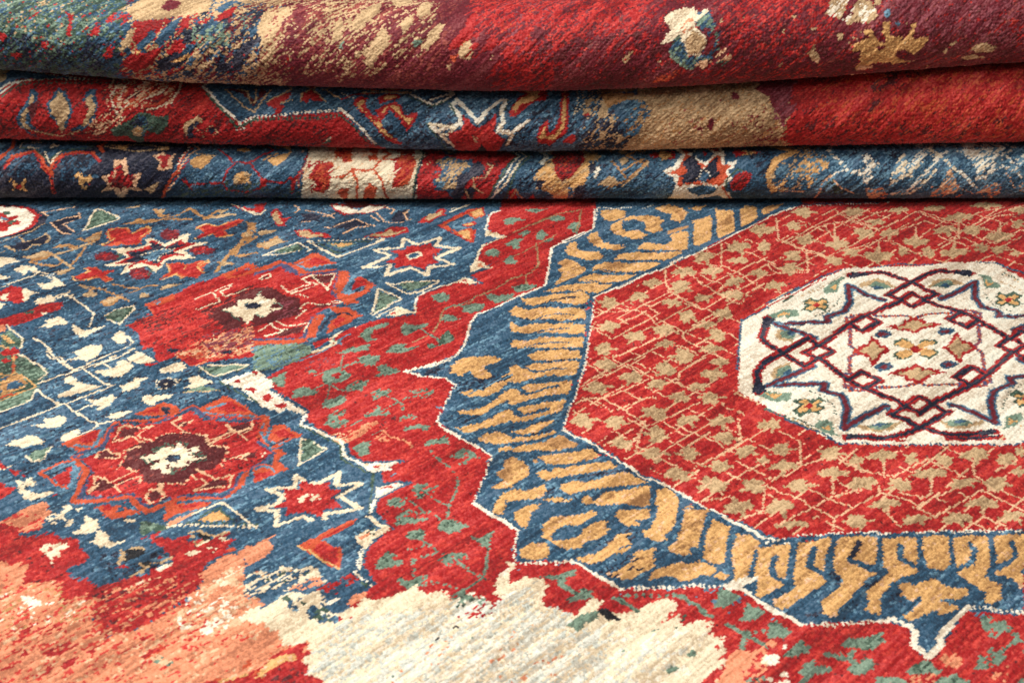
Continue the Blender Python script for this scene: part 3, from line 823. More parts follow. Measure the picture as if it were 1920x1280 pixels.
B:1700,60 1850,0 1920,-10 1920,60 1780,140 1740,100
G:1520,250 1600,230 1700,240 1800,160 1920,90 1920,150 1820,240 1720,280 1600,285
G:1500,400 1640,375 1720,350 1860,240 1920,230 1920,290 1760,370 1700,420 1560,415
G:1490,515 1540,520 1640,500 1760,450 1880,380 1920,400 1920,460 1760,520 1620,560 1560,560
G:1660,620 1720,580 1800,550 1880,570 1920,600 1920,640 1820,640 1700,630
G:1810,680 1920,660 1920,690 1830,700
g:1850,790 1890,750 1920,740 1920,960 1840,980 1770,970 1850,920 1800,860 1860,830
G:1850,930 1920,900 1920,960 1780,980
G:1800,1070 1850,1010 1920,990 1920,1050 1870,1100 1850,1170 1780,1150
N%.35:1380,20 1480,60 1460,120 1240,100;1500,180 1920,100 1920,140 1700,230 1520,240;1480,430 1680,420 1560,490 1400,470
L/1:1350,360 1500,390;1600,260 1920,120;1450,500 1560,560 1700,600
W/1.4:1450,10 1300,50 1115,95 1250,125 1420,150 1495,190
W.1.1/1.6:1495,190 1420,330 1355,470
W/1.4:1355,475 1420,530 1600,640 1770,725
W.1.1/1.6:1770,730 1690,950 1630,1080
W/1.4:1630,1085 1740,1150 1920,1265
# sage leaves
S:75,150 160,130 230,90 210,180 220,210 170,210 120,175
S:260,285 290,220 370,200 440,240 480,230 440,270 360,280 280,290
S:380,90 420,70 460,100 400,110;490,150 500,90 560,80 620,60 640,90 720,110 690,150 640,170 560,185 500,180
R*o:600,125,35,20
S:640,240 700,180 760,160 850,160 830,200 800,235 720,240
S:920,60 960,50 1020,65 1085,90 1040,110 900,140 880,140 930,100
S:840,-10 920,0 900,50 820,60 770,20
S:860,250 900,225 1000,220 1050,230 960,270 930,290 880,310
S:1150,240 1240,225 1350,235 1290,280 1230,300 1200,270
S:480,330 540,300 600,290 640,265 680,290 650,340 560,360 500,360
S:510,490 540,430 600,380 680,370 650,420 700,450 680,500 580,520
S:790,440 830,390 920,340 940,380 1020,395 960,420 860,430
S:1070,480 1090,420 1160,410 1210,435 1140,460
S:1100,540 1120,510 1190,500 1220,475 1260,500 1310,510 1280,540 1200,530
S:1260,640 1280,610 1380,600 1400,580 1440,610 1460,650 1360,640 1270,660
S:1440,740 1500,710 1560,680 1620,700 1680,735 1620,760 1560,790 1540,760
S:710,665 780,630 860,610 840,670 860,700 790,730 760,690
S:1170,970 1240,945 1340,950 1390,980 1340,1000 1290,1000 1240,1060 1180,1040
S:970,1090 1000,1060 1060,1040 1120,1080 1110,1110 1040,1125
S:1050,1240 1060,1170 1120,1135 1180,1170 1200,1200 1290,1200 1200,1240
S:1370,1290 1380,1220 1480,1215 1600,1250 1540,1280
S/1:440,120 640,60 820,10;330,270 560,170;550,180 540,260 520,310;640,230 520,180;960,380 1070,320 1100,350 1100,400;980,270 1110,350;1100,300 1200,280;700,500 800,460;880,570 950,530
S/1.4:1310,690 1340,740 1480,850 1520,900 1490,1020 1450,1120 1430,1200;1470,850 1530,780;1120,1050 1300,1160 1380,1200;1270,1010 1440,1110;1100,1130 1280,1160
s%.25:1050,1240 1120,1135 1290,1200;1170,970 1340,950 1240,1060
# worn salmon streak
P:690,620 700,560 800,490 900,460 920,490 820,550 740,590
P%.7:540,570 700,560 680,640 600,630;880,600 960,530 990,500 960,570 1010,620
P/1.2:960,560 1040,590 1150,630 1170,660;700,540 900,480
K%.4:540,560 680,560 700,600 660,640 600,620
L%.4:960,860 1050,860 980,900
r%.3:700,150 1400,140 1300,450 800,560 500,560;1000,700 1700,700 1600,1200 1100,1200
D%.15:900,440 1060,430 1060,500 900,500
# cream band with red dots
W:-60,130 0,160 60,190 150,260 290,350 380,390 370,420 280,390 220,370 180,410 90,370 0,320 -60,300
R:-60,200 20,220 10,250 -60,250;30,280 80,260 130,290 80,320;140,340 190,320 240,350 190,380
T/1:370,420 330,490
B/1.4:0,165 200,280 400,385
W/1.6:370,420 330,490 450,530 560,590 640,610 650,700 680,730 780,780 880,850 1000,830
s/1:330,500 560,610 630,640 640,740
W:820,780 1090,770 960,830 880,855
R:870,800 930,800 920,820 880,820
K.1/2:830,790 1000,800
W:900,960 1160,930 1000,1010 890,1060
R/1:940,970 1020,965
W/1.6:890,1050 850,1190 870,1200 980,1270
s/1:640,750 880,870 840,1200
B/1.4:680,650 700,730 830,775 1110,768;970,930 1165,925 910,1050 890,1180 1030,1275
W.1/2:650,620 650,730
# star
C/2:0,1130 160,1140 150,1250 350,1180 510,1260 520,1160 790,1120 620,1030 680,1000 790,940 600,950 620,850 480,930 380,940 300,870 290,970 70,970 210,1030 150,1090 0,1130
R:130,1110 230,1060 200,980 320,980 340,920 440,945 550,915 540,980 650,980 560,1040 650,1110 520,1120 480,1190 370,1140 230,1170 230,1110
C:310,1040 380,1000 400,1020 350,1050 360,1080 320,1070;400,1050 420,1010 480,1020 480,1050 430,1070
r%.3:300,950 560,950 500,1120
# sage triangle
C/1.3:340,590 530,675 320,790 340,590
s:350,610 400,600 500,675 380,740 340,750
S%.5:350,610 400,600 500,675 380,740 340,750
# orange ornament, right points of the lower octagon
O:-20,420 60,415 110,450 90,520 60,600 110,660 220,600 320,580 130,490 90,590 170,650 120,670 80,650 0,600 -20,600
O:90,600 180,480 340,570 150,665
L/1.3:110,620 180,640 240,590;60,480 30,540 80,620
N/1:130,640 230,590
R:130,550 200,520 300,575 180,590
O:60,690 180,670 220,710 150,760 260,820 140,860 0,930 -20,900 -20,800 120,790 130,720
L/1.4:0,830 60,800 140,830
R:-20,860 90,840 130,860 0,910
R:-20,460 50,450 20,530 -20,560;-20,600 80,660 120,700 60,760 -20,800
C/1:-10,690 60,710 20,750 -20,730
D/2:-10,740 60,760
U/1.4:-10,600 140,710 0,820
O:480,1290 700,1210 740,1220 720,1260 600,1290
@0 670 4
# green corner ornament
s:-60,-30 120,0 200,20 300,70 350,110 290,170 270,210 240,300 120,350 0,400 -60,400
S%.4:-60,-30 200,20 350,110 240,300 0,400 -60,400
g:0,130 160,130 200,190 140,220 0,300
B:0,150 60,130 30,170 0,170;60,190 120,170 180,190 120,230 50,240;0,240 40,230 0,260
G/1.4:100,-10 100,110 180,140 270,210 160,250 0,320;0,110 60,120 120,110;0,190 100,160 160,150;20,250 100,240 190,210
O/1:100,40 90,100;0,300 120,260
R*o:50,20,30,16
C/1.2:130,-30 200,0 300,60 350,110 290,160;270,235 230,300 130,350 0,400 -60,420
# cream lattice
C/1.2:-60,550 0,530 200,450 470,340 640,280 870,200
C/1.2:280,190 480,120 640,70 800,10 860,-20
C/1.3:350,-50 450,0 540,80;620,70 700,130 820,205;270,235 340,280 440,345;490,340 560,390 640,440 730,490
C/1:740,490 860,460;560,390 700,340
C/1.3:740,490 690,530 480,620
C:420,300 440,270 560,215 540,190 480,180 490,140 540,125 570,160 630,190 760,200 740,220 620,250 550,270 470,290
C:700,95 800,80 880,60 890,20 930,10 1000,40 970,90 910,125 850,135 780,130
C:900,210 960,190 1000,170 1010,150 1120,150 1050,180 1040,200 960,240 920,240
C:1195,110 1200,80 1280,45 1350,25 1400,50 1360,90 1290,95
C:1060,300 1090,270 1140,280 1240,265 1300,260 1270,290 1180,310 1140,355 1100,335
C:630,310 720,305 850,270 870,280 840,330 780,360 720,385 740,350 690,330
C:240,495 340,480 330,450 400,440 460,415 490,440 480,480 430,510 340,520
C:45,660 80,625 160,600 210,570 270,590 340,625 320,645 240,655 170,680 150,710 160,675
C:440,630 470,570 530,545 600,515 590,560 540,600 480,620
C:770,440 830,410 900,390 1000,390 950,410 920,440 860,445
C:1360,215 1440,180 1400,150 1440,130 1500,125 1560,160 1600,175 1510,200 1470,215
C.1.2/2.4:1165,160 1240,145 1300,145 1350,165 1310,190 1200,235 1170,190 1165,160
N*o:1240,185,65,36
C:1200,150 1180,165 1200,180;1310,160 1345,165 1320,180
C*o:1245,185,16,8
# cream blobs left edge, red bits
C:-40,830 0,820 60,815 100,800 90,825 50,845 -40,850
R:0,770 0,830 50,840 150,840 130,880 80,860;150,880 175,870 175,890
R:-60,920 20,935 60,960 120,970 90,1000 50,1020 30,1045 -60,1070
r%.5:-60,920 60,960 120,970 30,1045 -60,1070
C:115,920 140,900 170,920 180,960 220,1000 300,1000 400,995 340,1030 240,1060 170,1040 130,970
C:200,900 240,880 240,920 290,945 220,960 170,960
R:390,1030 440,1020 400,1045
# sage pair
s:205,740 250,710 310,690 380,670 350,710 330,750 230,775
S%.6:205,740 250,710 310,690 380,670 350,710 330,750 230,775
C/1:200,735 240,775 330,755 350,715 385,670
S:1370,250 1440,220 1520,200 1640,235 1500,245
T/1:1370,250 1640,238
S:1500,65 1700,45 1850,50 1760,90 1640,135
C/1:1490,60 1620,135 1860,50;1560,45 1850,45
# cream band start and red dots
W:1640,170 1720,150 1920,80 2000,130 2050,200 1920,310 1800,220
R:1750,165 1780,150 1810,170 1770,185;1830,220 1880,205 1930,230 1900,255;1880,100 1930,85 1930,120
s/1:1640,170 1920,320
# orange rim of the lower octagon
O/2.4:545,1078 590,985 650,835 548,742 640,690 755,655 855,485 1180,455 1350,395 1440,348 1545,420 1700,430 1930,432
O/2.4:545,1078 900,1062 965,1040 1100,1158 1350,1062 1690,1035 1800,945 1865,810 1930,790
O/1.5:290,852 440,785 545,765 620,820 570,900 510,975 400,930 290,852
R:390,890 530,820 520,960 440,930
L/2:400,850 540,790 580,850 520,960
O:460,640 600,580 750,530 760,620 700,690 600,690
R:580,610 740,540 720,600 640,640
L/1.6:560,650 700,660 780,520
O:1000,420 1100,370 1220,325 1350,370 1340,400 1230,420 1100,430
R:1060,410 1200,350 1180,410
N:1200,380 1260,370 1280,410 1220,400
O:1500,365 1680,270 1740,290 1900,400 1930,430 1700,430 1540,400
R:1620,370 1720,310 1860,390 1700,400
L/1.6:1540,400 1620,420 1900,420;1560,370 1680,330
O:700,1110 900,1110 940,1130 1060,1150 1050,1170 900,1210 830,1220
R:740,1110 870,1110 810,1160
B:870,1160 900,1120 940,1140 900,1170
O:1250,1110 1400,1090 1600,1070 1550,1110 1400,1150 1280,1190 1220,1250 1240,1180
R:1340,1110 1560,1075 1420,1130
# blue dotted rim
U/1.6:600,1050 640,950 690,820 610,750 550,740 620,700 760,660 850,500 900,480 1180,470 1350,400 1440,365 1560,440 1700,440 1930,450
N.1.6/3.4:640,940 690,820;900,480 1180,470;700,1030 900,1040;1350,1030 1680,1030
U/1.4:600,1050 900,1040 980,1030 1100,1110 1350,1040 1680,1030 1760,960 1800,870 1930,790
# red inner body
R:650,1030 660,900 700,850 620,760 690,720 780,680 860,510 930,490 1180,490 1360,430 1430,390 1540,460 1720,470 1930,460 1930,790 1800,840 1740,960 1660,1010 1400,1020 1250,1060 1150,1110 1080,1080 1000,1020 900,1030
r%.25:650,1030 860,510 1430,390 1930,460 1930,790 1660,1010 1150,1110
D%.15:650,1030 860,510 1430,390 1930,460 1930,790 1660,1010 1150,1110
# maroon ring and flower
D:905,810 950,740 940,680 1060,630 1150,620 1200,570 1400,560 1540,565 1540,620 1640,650 1710,680 1660,760 1600,820 1500,850 1420,880 1380,930 1250,940 1080,940 1060,870 1030,840 940,830
V%.15:905,810 950,680 1200,570 1540,565 1710,680 1500,850 1250,940 1080,940
C:1050,745 1150,710 1200,670 1240,660 1300,670 1330,630 1370,640 1380,670 1480,665 1500,690 1440,710 1400,720 1550,745 1440,770 1410,800 1360,820 1290,810 1270,860 1210,870 1210,830 1130,830 1130,800 1170,780 1090,770
D:1130,700 1160,690 1180,715 1150,722;1240,800 1270,800 1262,830 1240,825;1395,700 1420,690 1425,705;1400,765 1440,760 1420,790 1395,785;1190,760 1120,760 1150,775 1185,778;1280,660 1300,640 1315,665
s/1:1060,760 1100,790;1130,690 1190,665;1510,700 1450,720;1545,760 1450,785;1330,830 1290,870
W:1290,670 1340,640 1370,670 1310,700
s/1:1160,700 1240,640 1300,650;1330,620 1400,630 1390,660;1440,710 1540,730;1290,820 1280,870;1400,820 1360,840;1110,760 1150,790;1060,730 1100,720
N:1235,750 1260,720 1330,715 1370,740 1340,770 1270,780
B:1280,740 1330,730 1340,750
K.1.2/1.6:880,830 900,790 940,740 930,690 1050,660;1170,600 1250,560 1420,555 1540,560;1660,790 1700,720 1700,660;1260,940 1380,930 1420,890
# cream hooks and maroon paddles
D:890,600 900,530 1050,500 1060,530 1000,560 1000,580 900,590
D:1320,500 1350,470 1430,470 1380,510
D:730,750 720,720 800,690 840,710 880,740 800,750
D:700,1000 720,920 780,910 850,950 840,980 760,1000
D:1110,1060 1130,1000 1190,990 1220,1030 1160,1075
D:1700,510 1860,470 1890,520 1820,550
D:1500,980 1560,930 1700,900 1720,940 1600,980
D:1800,740 1860,700 1920,700 1920,740
K/1.2:860,600 890,530 950,500 1080,520 1150,505 1050,560 1030,580 1140,620;850,625 980,580 1080,630;1370,540 1290,480 1360,440;1290,490 1330,510 1380,480 1450,460 1410,480
K/1.2:720,740 730,700 800,680 850,710 900,720 880,745 780,745;940,690 1050,660;670,1010 710,960 710,880 820,930 1020,840;690,1000 740,950;900,1000 850,960 1050,880 1050,940;960,830 1020,850
K/1.3:1200,940 1190,980 1120,1000 1090,1050 1120,1085 1200,1075 1240,1030 1210,1000 1190,985;1220,940 1210,985
K/1.2:1440,870 1550,940 1450,1000 1600,970 1720,960 1740,870 1620,910 1480,830 1540,860;1550,625 1760,540 1850,600;1690,490 1760,560;1550,640 1860,520;1540,560 1560,630;1580,650 1700,660;1700,480 1750,540;1720,740 1870,700 1800,740 1860,760
K/1.2:1890,460 1890,520 1830,560
# bottom of this tile
P:-60,1280 0,1210 120,1160 240,1110 330,1075 370,1110 350,1140 385,1165 330,1210 300,1280 200,1300 -60,1300
r%.3:-60,1280 0,1200 370,1100 300,1280
R:-60,1250 40,1230 100,1260 90,1300 -60,1300
C:330,1190 400,1190 450,1170 480,1110 520,1100 560,1120 500,1150 470,1200 410,1210;360,1200 420,1230 480,1250 440,1260 380,1230
C:570,1160 560,1130 620,1120 600,1140;610,1200 690,1190 700,1240 740,1230 770,1260 640,1290 560,1290
C/1.2:1250,1240 1400,1190 1480,1150 1660,1080 1890,1240;1850,1240 1920,1245
C.1.4/2.2:1260,1250 1920,1250
s.1.4/2.4:1400,1225 1920,1235
G:1480,1215 1540,1180 1640,1140 1740,1200 1700,1215
s/1:1500,1180 1640,1120 1760,1210
P:1240,1250 1300,1210 1460,1150 1420,1190 1300,1250
C:850,1250 950,1210 1020,1215 1000,1260 880,1290
s:940,1290 1080,1240 1300,1260 1200,1290
# ---------------------------------------------------------------- bottom row
@0 960 4
C/2:850,80 900,80 1020,180
S:950,100 1060,70 1180,80 1130,140 1040,170 980,130
s%.4:950,100 1060,70 1180,80 1130,140 1040,170
C.1.4/2.4:1260,100 1340,80 1920,100
O:790,0 920,0 850,60
# red worn zone (left)
R~2.2:-300,50 0,90 60,60 100,110 250,150 200,170 360,150 450,180 560,190 600,230 600,270 670,320 620,370 480,420 480,450 540,470 490,490 700,480 760,520 860,520 900,480 940,500 1040,460 1130,440 1150,400 1300,360 1290,330 1200,250 1130,200 1050,190 1150,150 1180,170 1280,190 1390,160 1450,210 1560,200 1690,140 1700,180 1750,190 1700,260 1700,310 1640,340 1560,380 1500,440 1490,560 1400,620 1380,670 1260,710 1200,800 1130,820 1080,860 1000,880 940,920 880,900 800,930 700,900 740,840 720,800 680,760 400,640 -300,700
B:1050,190 1130,200 1200,250 1290,330 1300,360 1150,400 1130,440 1040,460 940,500 900,480 860,520 760,520 700,480 520,470 540,460 480,430 620,370 670,320 620,290 600,230 560,190 480,180 300,110 340,60 600,20 1040,80
N%.3:870,480 1040,460 1300,340 1150,240 950,260 700,300
# salmon zone
P:1960,760 2050,740 2300,900 2500,1500 1900,1500
P~2.2:-400,1500 -400,300 0,350 60,360 120,390 110,420 190,400 210,450 160,530 260,530 400,510 460,560 490,640 560,620 650,590 660,640 700,640 700,720 680,760 740,840 700,900 820,930 900,900 1000,890 1100,840 1200,800 1270,720 1400,670 1400,620 1500,560 1500,440 1620,370 1700,310 1820,280 1860,230 1920,220 1980,190 2000,170 2100,150 2200,140 2220,200 2150,260 2000,340 1980,470 2060,630 1950,660 1920,800 1950,1000 2150,1150 2300,1180 2280,1500
O%.08:200,800 1920,700 2300,1100 2300,1500 -300,1500 -200,1000
r%.1:400,900 2200,900 2300,1500 -200,1500 -200,1050
K%.22:-200,600 300,520 680,640 700,760 400,900 0,900 -200,950
g%.2:-200,600 300,520 680,640 700,760 0,900
P%.3:-200,900 900,920 1900,1000 1000,1280 -200,1280
W%.2:0,760 300,650 700,640 500,780 100,880 -100,900;0,600 350,520 200,590 0,660
W:150,630 220,620 310,670 300,690 230,710 190,680
r%.22:-200,500 700,600 1500,700 1900,900 1200,1290 -200,1290
K%.2:0,900 1900,850 1900,1290 300,1290
R%.45:60,950 250,820 500,800 450,880 150,960;80,1020 400,980 600,980 560,1040 300,1080 80,1060;-60,1150 160,1100 130,1160 -60,1200
R:640,1060 690,1010 800,970 780,990 700,1040;460,1150 520,1090 600,1080 560,1120 480,1160;330,1180 350,1130 400,1160 340,1220;1050,960 1060,930 1110,910 1110,950;850,1040 900,1040 990,1000 930,1050
O:1050,1080 1110,1030 1230,1000 1270,1020 1180,1060 1100,1110
R%.6:1050,1080 1110,1030 1230,1000 1270,1020 1180,1060 1100,1110
S:1130,1100 1200,1080 1300,1120 1290,1150 1200,1150
K%.5:1130,1100 1200,1080 1300,1120 1290,1150 1200,1150
# red with salmon flecks
P%.25:700,600 1500,440 1400,620 1200,800 1000,900 740,900;900,560 1000,500 1200,490 1100,580 920,640
K%.3:900,560 1060,500 1200,480 1100,600 950,640;950,800 1050,770 1000,830;860,700 800,740 760,740
D%.2:700,500 1000,560 1500,400 1200,700 800,860;0,100 500,250 450,460 200,400;130,540 500,440 480,470 260,530
r%.3:-60,100 600,230 480,420 0,300
C:300,270 330,230 400,235 430,225 500,240 505,270 450,310 430,330 400,330 385,380 370,340 340,300 370,280 310,290
R*o:385,265,22,12 465,290,12,8
C:1370,295 1450,275 1510,285 1430,320;1020,520 1060,490 1090,500 1040,535;1150,420 1180,400 1250,370 1300,365 1280,400 1200,435
W:1170,410 1290,365 1260,400 1190,430
C.1.4/3:1560,260 1620,255 1600,290
# blue island with navy stroke and tan edge
X:930,280 1000,250 1120,260 1060,310 1000,330 930,350 940,310
X:1060,370 1110,350 1140,400 1080,430 1040,440
T/1.3:890,340 930,310 900,270;880,370 930,330;980,260 1080,260;980,470 1060,440 1110,410 1050,370;1120,370 1200,370 1280,335
L:1120,330 1180,340 1210,320 1280,330 1200,360 1130,360
R:860,390 940,370 970,410 900,400;1180,310 1210,320 1200,350 1180,340
# cream hook
C:680,210 730,170 710,140 780,140 820,170 800,210 840,220 940,205 860,240 780,260 740,250
C:540,160 600,110 640,60 630,30 700,40 740,80 740,110 700,150 620,160;470,130 520,60 560,40 540,90;340,40 400,0 360,50 430,80 400,90
C/1.2:400,0 450,20;440,30 520,60
# navy hook top right
X:1480,150 1520,140 1590,190 1540,205 1490,190
T/1.4:1420,140 1500,130 1560,160 1620,170 1710,130;1460,210 1480,230 1520,210;1450,170 1430,180
C:1640,180 1680,165 1720,200 1690,205
C/1:1470,240 1560,200
O:1700,260 1740,240 1780,270 1720,290
# cream mottled flower
K%.4:1300,820 1340,720 1500,580 1600,500 1700,420 1900,360 1900,600 1920,800 1700,860 1560,920 1500,880 1340,870
W%.3:1320,830 1400,640 1500,580 1560,640 1700,640 1850,700 1900,760 1700,860 1560,920 1500,880 1360,870
C%.35:1580,510 1700,430 1800,420 1700,560;1760,400 1860,360 1800,420
W:1490,890 1540,850 1620,870 1550,920;1320,820 1380,850 1430,850 1400,880 1350,870
O:1620,1230 1700,1250 1500,1290;
G:1640,1250 1780,1230 1900,1170 1920,1200 1880,1240 1740,1290 1650,1290
R:1500,1290 1600,1240 1640,1290;1780,1280 1900,1210 1920,1240 1900,1290;1860,1190 1920,1160 1930,1230
# ----------------------------------------------------------------
@480 960 4
B:-80,200 0,230 130,180 260,80 420,60 740,0 900,0 1010,100 850,250 790,440 730,440 600,500 520,520 440,420 220,400 0,440 -60,540 -90,460
L%.3:0,440 520,100 850,20 800,400 540,520 400,420
C/2:840,30 870,50 980,110 860,180 820,250
C:740,190 760,150 850,110 900,110 900,150 850,190 820,250 780,230
s%.3:760,140 900,100 900,160
P%.5:770,170 860,130 850,160 780,200
W.1.2/1.8:790,260 770,340 760,420
C/1.2:800,280 780,420
W:710,445 740,430 800,480 890,540 860,550 780,490
# orange bird triangle
O:320,240 500,140 740,45 730,90 640,140 490,190 480,220 560,240 630,250 630,350 620,420 520,370
R:380,230 600,120 730,60 710,90 600,140 520,170
R:440,270 500,220 620,260 610,330 610,400 460,310
O/1.2:320,235 740,40;330,250 620,425 635,260;490,210 560,245
G/1:320,240 620,420
r%.4:440,250 500,220 620,260 610,330 500,310
P:-80,250 -20,240 80,190 130,240 100,290 20,360 -80,400
# speckled blue and cream flower
C:-80,480 0,440 140,450 200,400 300,420 430,400 470,430 480,460 540,510 420,530 360,570 280,560 240,590 130,600 0,640 -80,600
B%.42:-80,480 0,440 140,450 300,420 480,460 400,600 100,640 -80,640
g%.15:0,480 300,420 480,500 200,580
s%.2:0,480 300,400 480,500 200,580
P:240,570 300,540 350,520 420,480 500,500 500,550 430,560 350,580 
B%.4:300,540 500,480 640,500 500,580 380,590;360,560 480,540 440,590
P:-40,630 40,650 60,690 -10,700
B:0,600 160,570 240,580 130,630 120,660 60,700 30,650
# worn red and blue mix
R:440,580 520,530 620,510 640,480 720,460 780,490 760,540 660,620 620,630 560,600
B%.45:520,530 720,480 820,540 860,580 660,620 560,620
B:580,560 680,540 820,510 870,550 780,600 700,610 660,700 650,740 610,740 620,660 600,600
s:780,520 840,530 830,570
B:480,620 560,600 640,630 520,690;
W:510,680 600,620 640,640 560,690
# red end of the leaf band
P:680,690 720,620 820,590 820,620 780,670 720,690
R:690,700 770,670 760,700 720,715
# sage leaves
S:1120,170 1150,130 1230,125 1270,170 1240,210 1150,210
s%.3:1120,170 1150,130 1230,125 1270,170 1240,210
S:890,420 920,350 1000,280 1020,320 1080,310 1060,350 1120,350 1080,390 1000,420
S:1060,500 1070,460 1120,500 1180,490 1280,460 1290,500 1200,540 1140,570 1110,560
S:1380,70 1400,40 1480,60 1600,90 1580,105 1520,110 1540,140 1480,140 1440,170
S:1600,170 1680,190 1740,140 1800,130 1760,200 1750,260 1700,250 1640,210
S:1370,350 1390,290 1480,300 1580,320 1590,340 1480,360 1440,410 1400,390
s%.5:1370,350 1390,290 1480,300 1560,320 1400,340
S:1470,640 1560,600 1600,620 1720,640 1690,680 1630,700 1600,740 1540,740 1500,700
S.1.6/2.6:1220,540 1330,510 1440,550 1580,580;1150,270 1330,240;1220,530 1330,540
S/1.4:1240,210 1370,280 1180,350 1180,460;1740,260 1730,400 1700,490 1560,590;1500,360 1640,460 1720,500;1480,620 1600,560
r%.3:860,200 1400,200 1700,300 1700,480 1300,560 1000,300
# cream field
C~2.2:-90,800 -60,730 0,710 120,680 200,610 280,600 400,600 470,590 500,640 520,700 640,750 720,720 780,680 820,630 900,670 1000,640 1100,590 1200,545 1240,590 1330,600 1450,620 1480,700 1530,760 1620,800 1700,790 1770,750 1820,640 1820,590 1790,500 1830,440 1900,400 1920,520 2040,470 2130,480 2190,560 2140,650 2220,700 2340,750 2420,750 2460,680 2520,630 2620,660 2580,720 2720,760 2820,740 3020,630 3120,640 3200,720 3200,840 3340,780 3440,800 3430,910 3520,920 3530,1050 3520,1150 3290,1290 3200,1500 500,1500 470,1280 400,1190 320,1130 390,1060 380,980 260,1000 170,920 90,880 20,810
Y%.38:500,1500 470,1280 400,1080 700,800 1400,700 2000,600 2400,800 2700,900 2600,1300 2600,1500
Z%.4:500,1500 470,1280 400,1080 700,800 1400,700 2000,600 2400,800 2700,900 2600,1300 2600,1500
W%.3:900,800 1700,600 2400,900 3400,900 3300,1200 2400,1500 1200,1500
K%.06:1400,900 2300,800 2300,1400 1100,1500
S%.035:1000,800 2300,800 2300,1400 600,1400
P%.13:1250,1010 1500,900 1920,860 2300,1000 2300,1280 1250,1290 1000,1290
W/1.6:1840,460 1930,400
B*o:260,690,28,30 300,720,22,18 430,740,50,45 440,780,40,24 500,780,45,50 640,720,24,20 590,800,30,30
B%.5:190,640 270,630 280,660 200,660;310,640 350,640 340,670;500,640 600,680 580,720 480,700;560,780 620,790 600,830
s*o:230,645,35,16 360,680,18,10 500,740,40,30
s%.5:430,740 560,700 560,820 460,820
R*o:625,800,16,12 710,785,16,6
W*o:510,755,24,14
X:1470,870 1490,840 1505,845 1505,875;1310,960 1375,932 1370,945 1320,970
# red and gold corner patch
R~2.2:150,1050 240,1020 370,975 350,1040 400,1060 320,1120 400,1190 430,1230 480,1250 490,1350 -200,1500 -300,1290 0,1180 60,1140
O%.3:-60,1100 60,1140 -40,1290 -200,1290
G:100,1110 180,1070 260,1060 320,1070 280,1110 200,1120 120,1170 60,1230 0,1240 20,1190
R:60,1100 130,1060 120,1085
r%.3:350,1230 480,1250 480,1350 300,1400
D%.3:0,1290 200,1150 350,1170 300,1300
@960 960 4
# red leaf band below
R:-20,520 30,510 100,470 210,480 280,560 220,650 300,700 420,750 500,750 540,680 600,630 700,660 660,720 800,760 900,740 1100,630 1200,640 1280,720 1280,840 1420,780 1520,800 1510,910 1600,920 1610,1050 1700,1020 1800,1040 1700,1180 1600,1150 1370,1290 1400,1500 5000,1500 5000,600 3000,200 1700,560 1600,545 820,575 440,365 20,380 -20,420
C:-40,360 0,370 20,420 -20,450
r%.28:20,380 440,365 820,575 1600,545 2400,800 3840,800 3840,1400 1600,1400 1500,800
B:20,370 40,130 -20,60 -60,-100 1500,-40 2120,240 3840,120 3840,760 3400,740 3180,1060 3060,1060 2980,850 2800,800 2180,830 1900,690 1720,560 1600,535 820,560 440,355
L%.2:30,360 50,150 900,120 1900,250 2300,190 3840,190 3840,720 2180,800 820,540
G:120,-60 230,-60 150,-10 120,60 110,110 50,100 20,40 20,0
G:230,180 230,80 300,30 500,10 600,-30 640,0 560,60 500,90 400,90 340,110 300,160 300,210 380,210 500,180 540,120 620,60 740,50 700,90 720,130 660,190 560,220 500,270 420,275 320,240
B:310,200 300,150 400,100 520,95 540,130 480,180 400,210
G:50,320 70,260 160,220 260,235 290,280 280,330 220,350 100,345
G:480,330 600,320 700,270 740,200 800,150 920,150 860,180 900,230 880,270 820,300 740,320 700,350 650,380 560,385 510,360
G:690,440 800,430 880,370 920,330 920,280 1000,265 1100,260 1050,300 1090,330 1060,400 980,430 900,490 780,485 730,470
B/1:800,270 940,220 1100,130;1060,330 1200,270
G:780,-20 1040,-40 1020,40 940,40 960,90 870,80 800,60 780,20
G:1090,-60 1240,-60 1240,40 1200,110 1130,160 1160,190 1090,205 1000,180 970,140 1040,100 1080,20
G:1280,-40 1480,-40 1440,60 1430,180 1400,240 1320,260 1360,300 1280,310 1200,290 1160,250 1240,190 1260,80
g%.6:1280,-40 1480,-40 1440,120 1280,120
B/2.6:1270,-20 1240,120 1180,180
B/2.4:1480,0 1430,200 1400,310 1330,320 1200,340 1080,360
G:1500,40 1660,95 1640,200 1620,370 1500,370 1430,330 1460,150
B/2.4:1660,100 1630,250 1620,400 1640,480
G:1690,140 1740,150 1880,210 1850,280 1800,360 1780,460 1700,510 1640,540 1680,450 1650,360 1660,250
B/2.2:1890,220 1830,320 1800,440
G:1860,290 1960,220 2100,260 2080,480 1950,560 1880,610 1830,600 1850,520 1820,480 1830,380
G:1030,500 1040,440 1130,400 1240,360 1400,345 1480,370 1550,430 1500,470 1420,470 1300,505 1240,490 1160,460
G:1490,480 1560,440 1640,460 1600,485
B/1:1300,360 1450,350 1500,380
N%.25:700,200 900,100 980,180 640,300 560,290;500,400 900,300 1000,420 700,500
L%.4:1700,500 1860,480 1800,600
B:1730,550 1800,500 1840,560 1790,600
W:1580,540 1700,490 1800,460 1850,480 1740,540 1720,570 1620,570
W.1.8/2:20,382 200,378 440,360
W/1.5:450,362 560,420 700,500 820,570
W.2/2:830,572 1100,555 1350,545 1590,545
W/1.8:1600,545 1720,565 1900,680 1960,720 2150,830
W/1.4:2120,228 1900,180 1600,20 1500,-40
W.1.3/1.8:40,140 20,260 15,380
W/1.4:0,90 45,130
R:-20,120 0,110 20,150 0,250 -20,260
# leaves
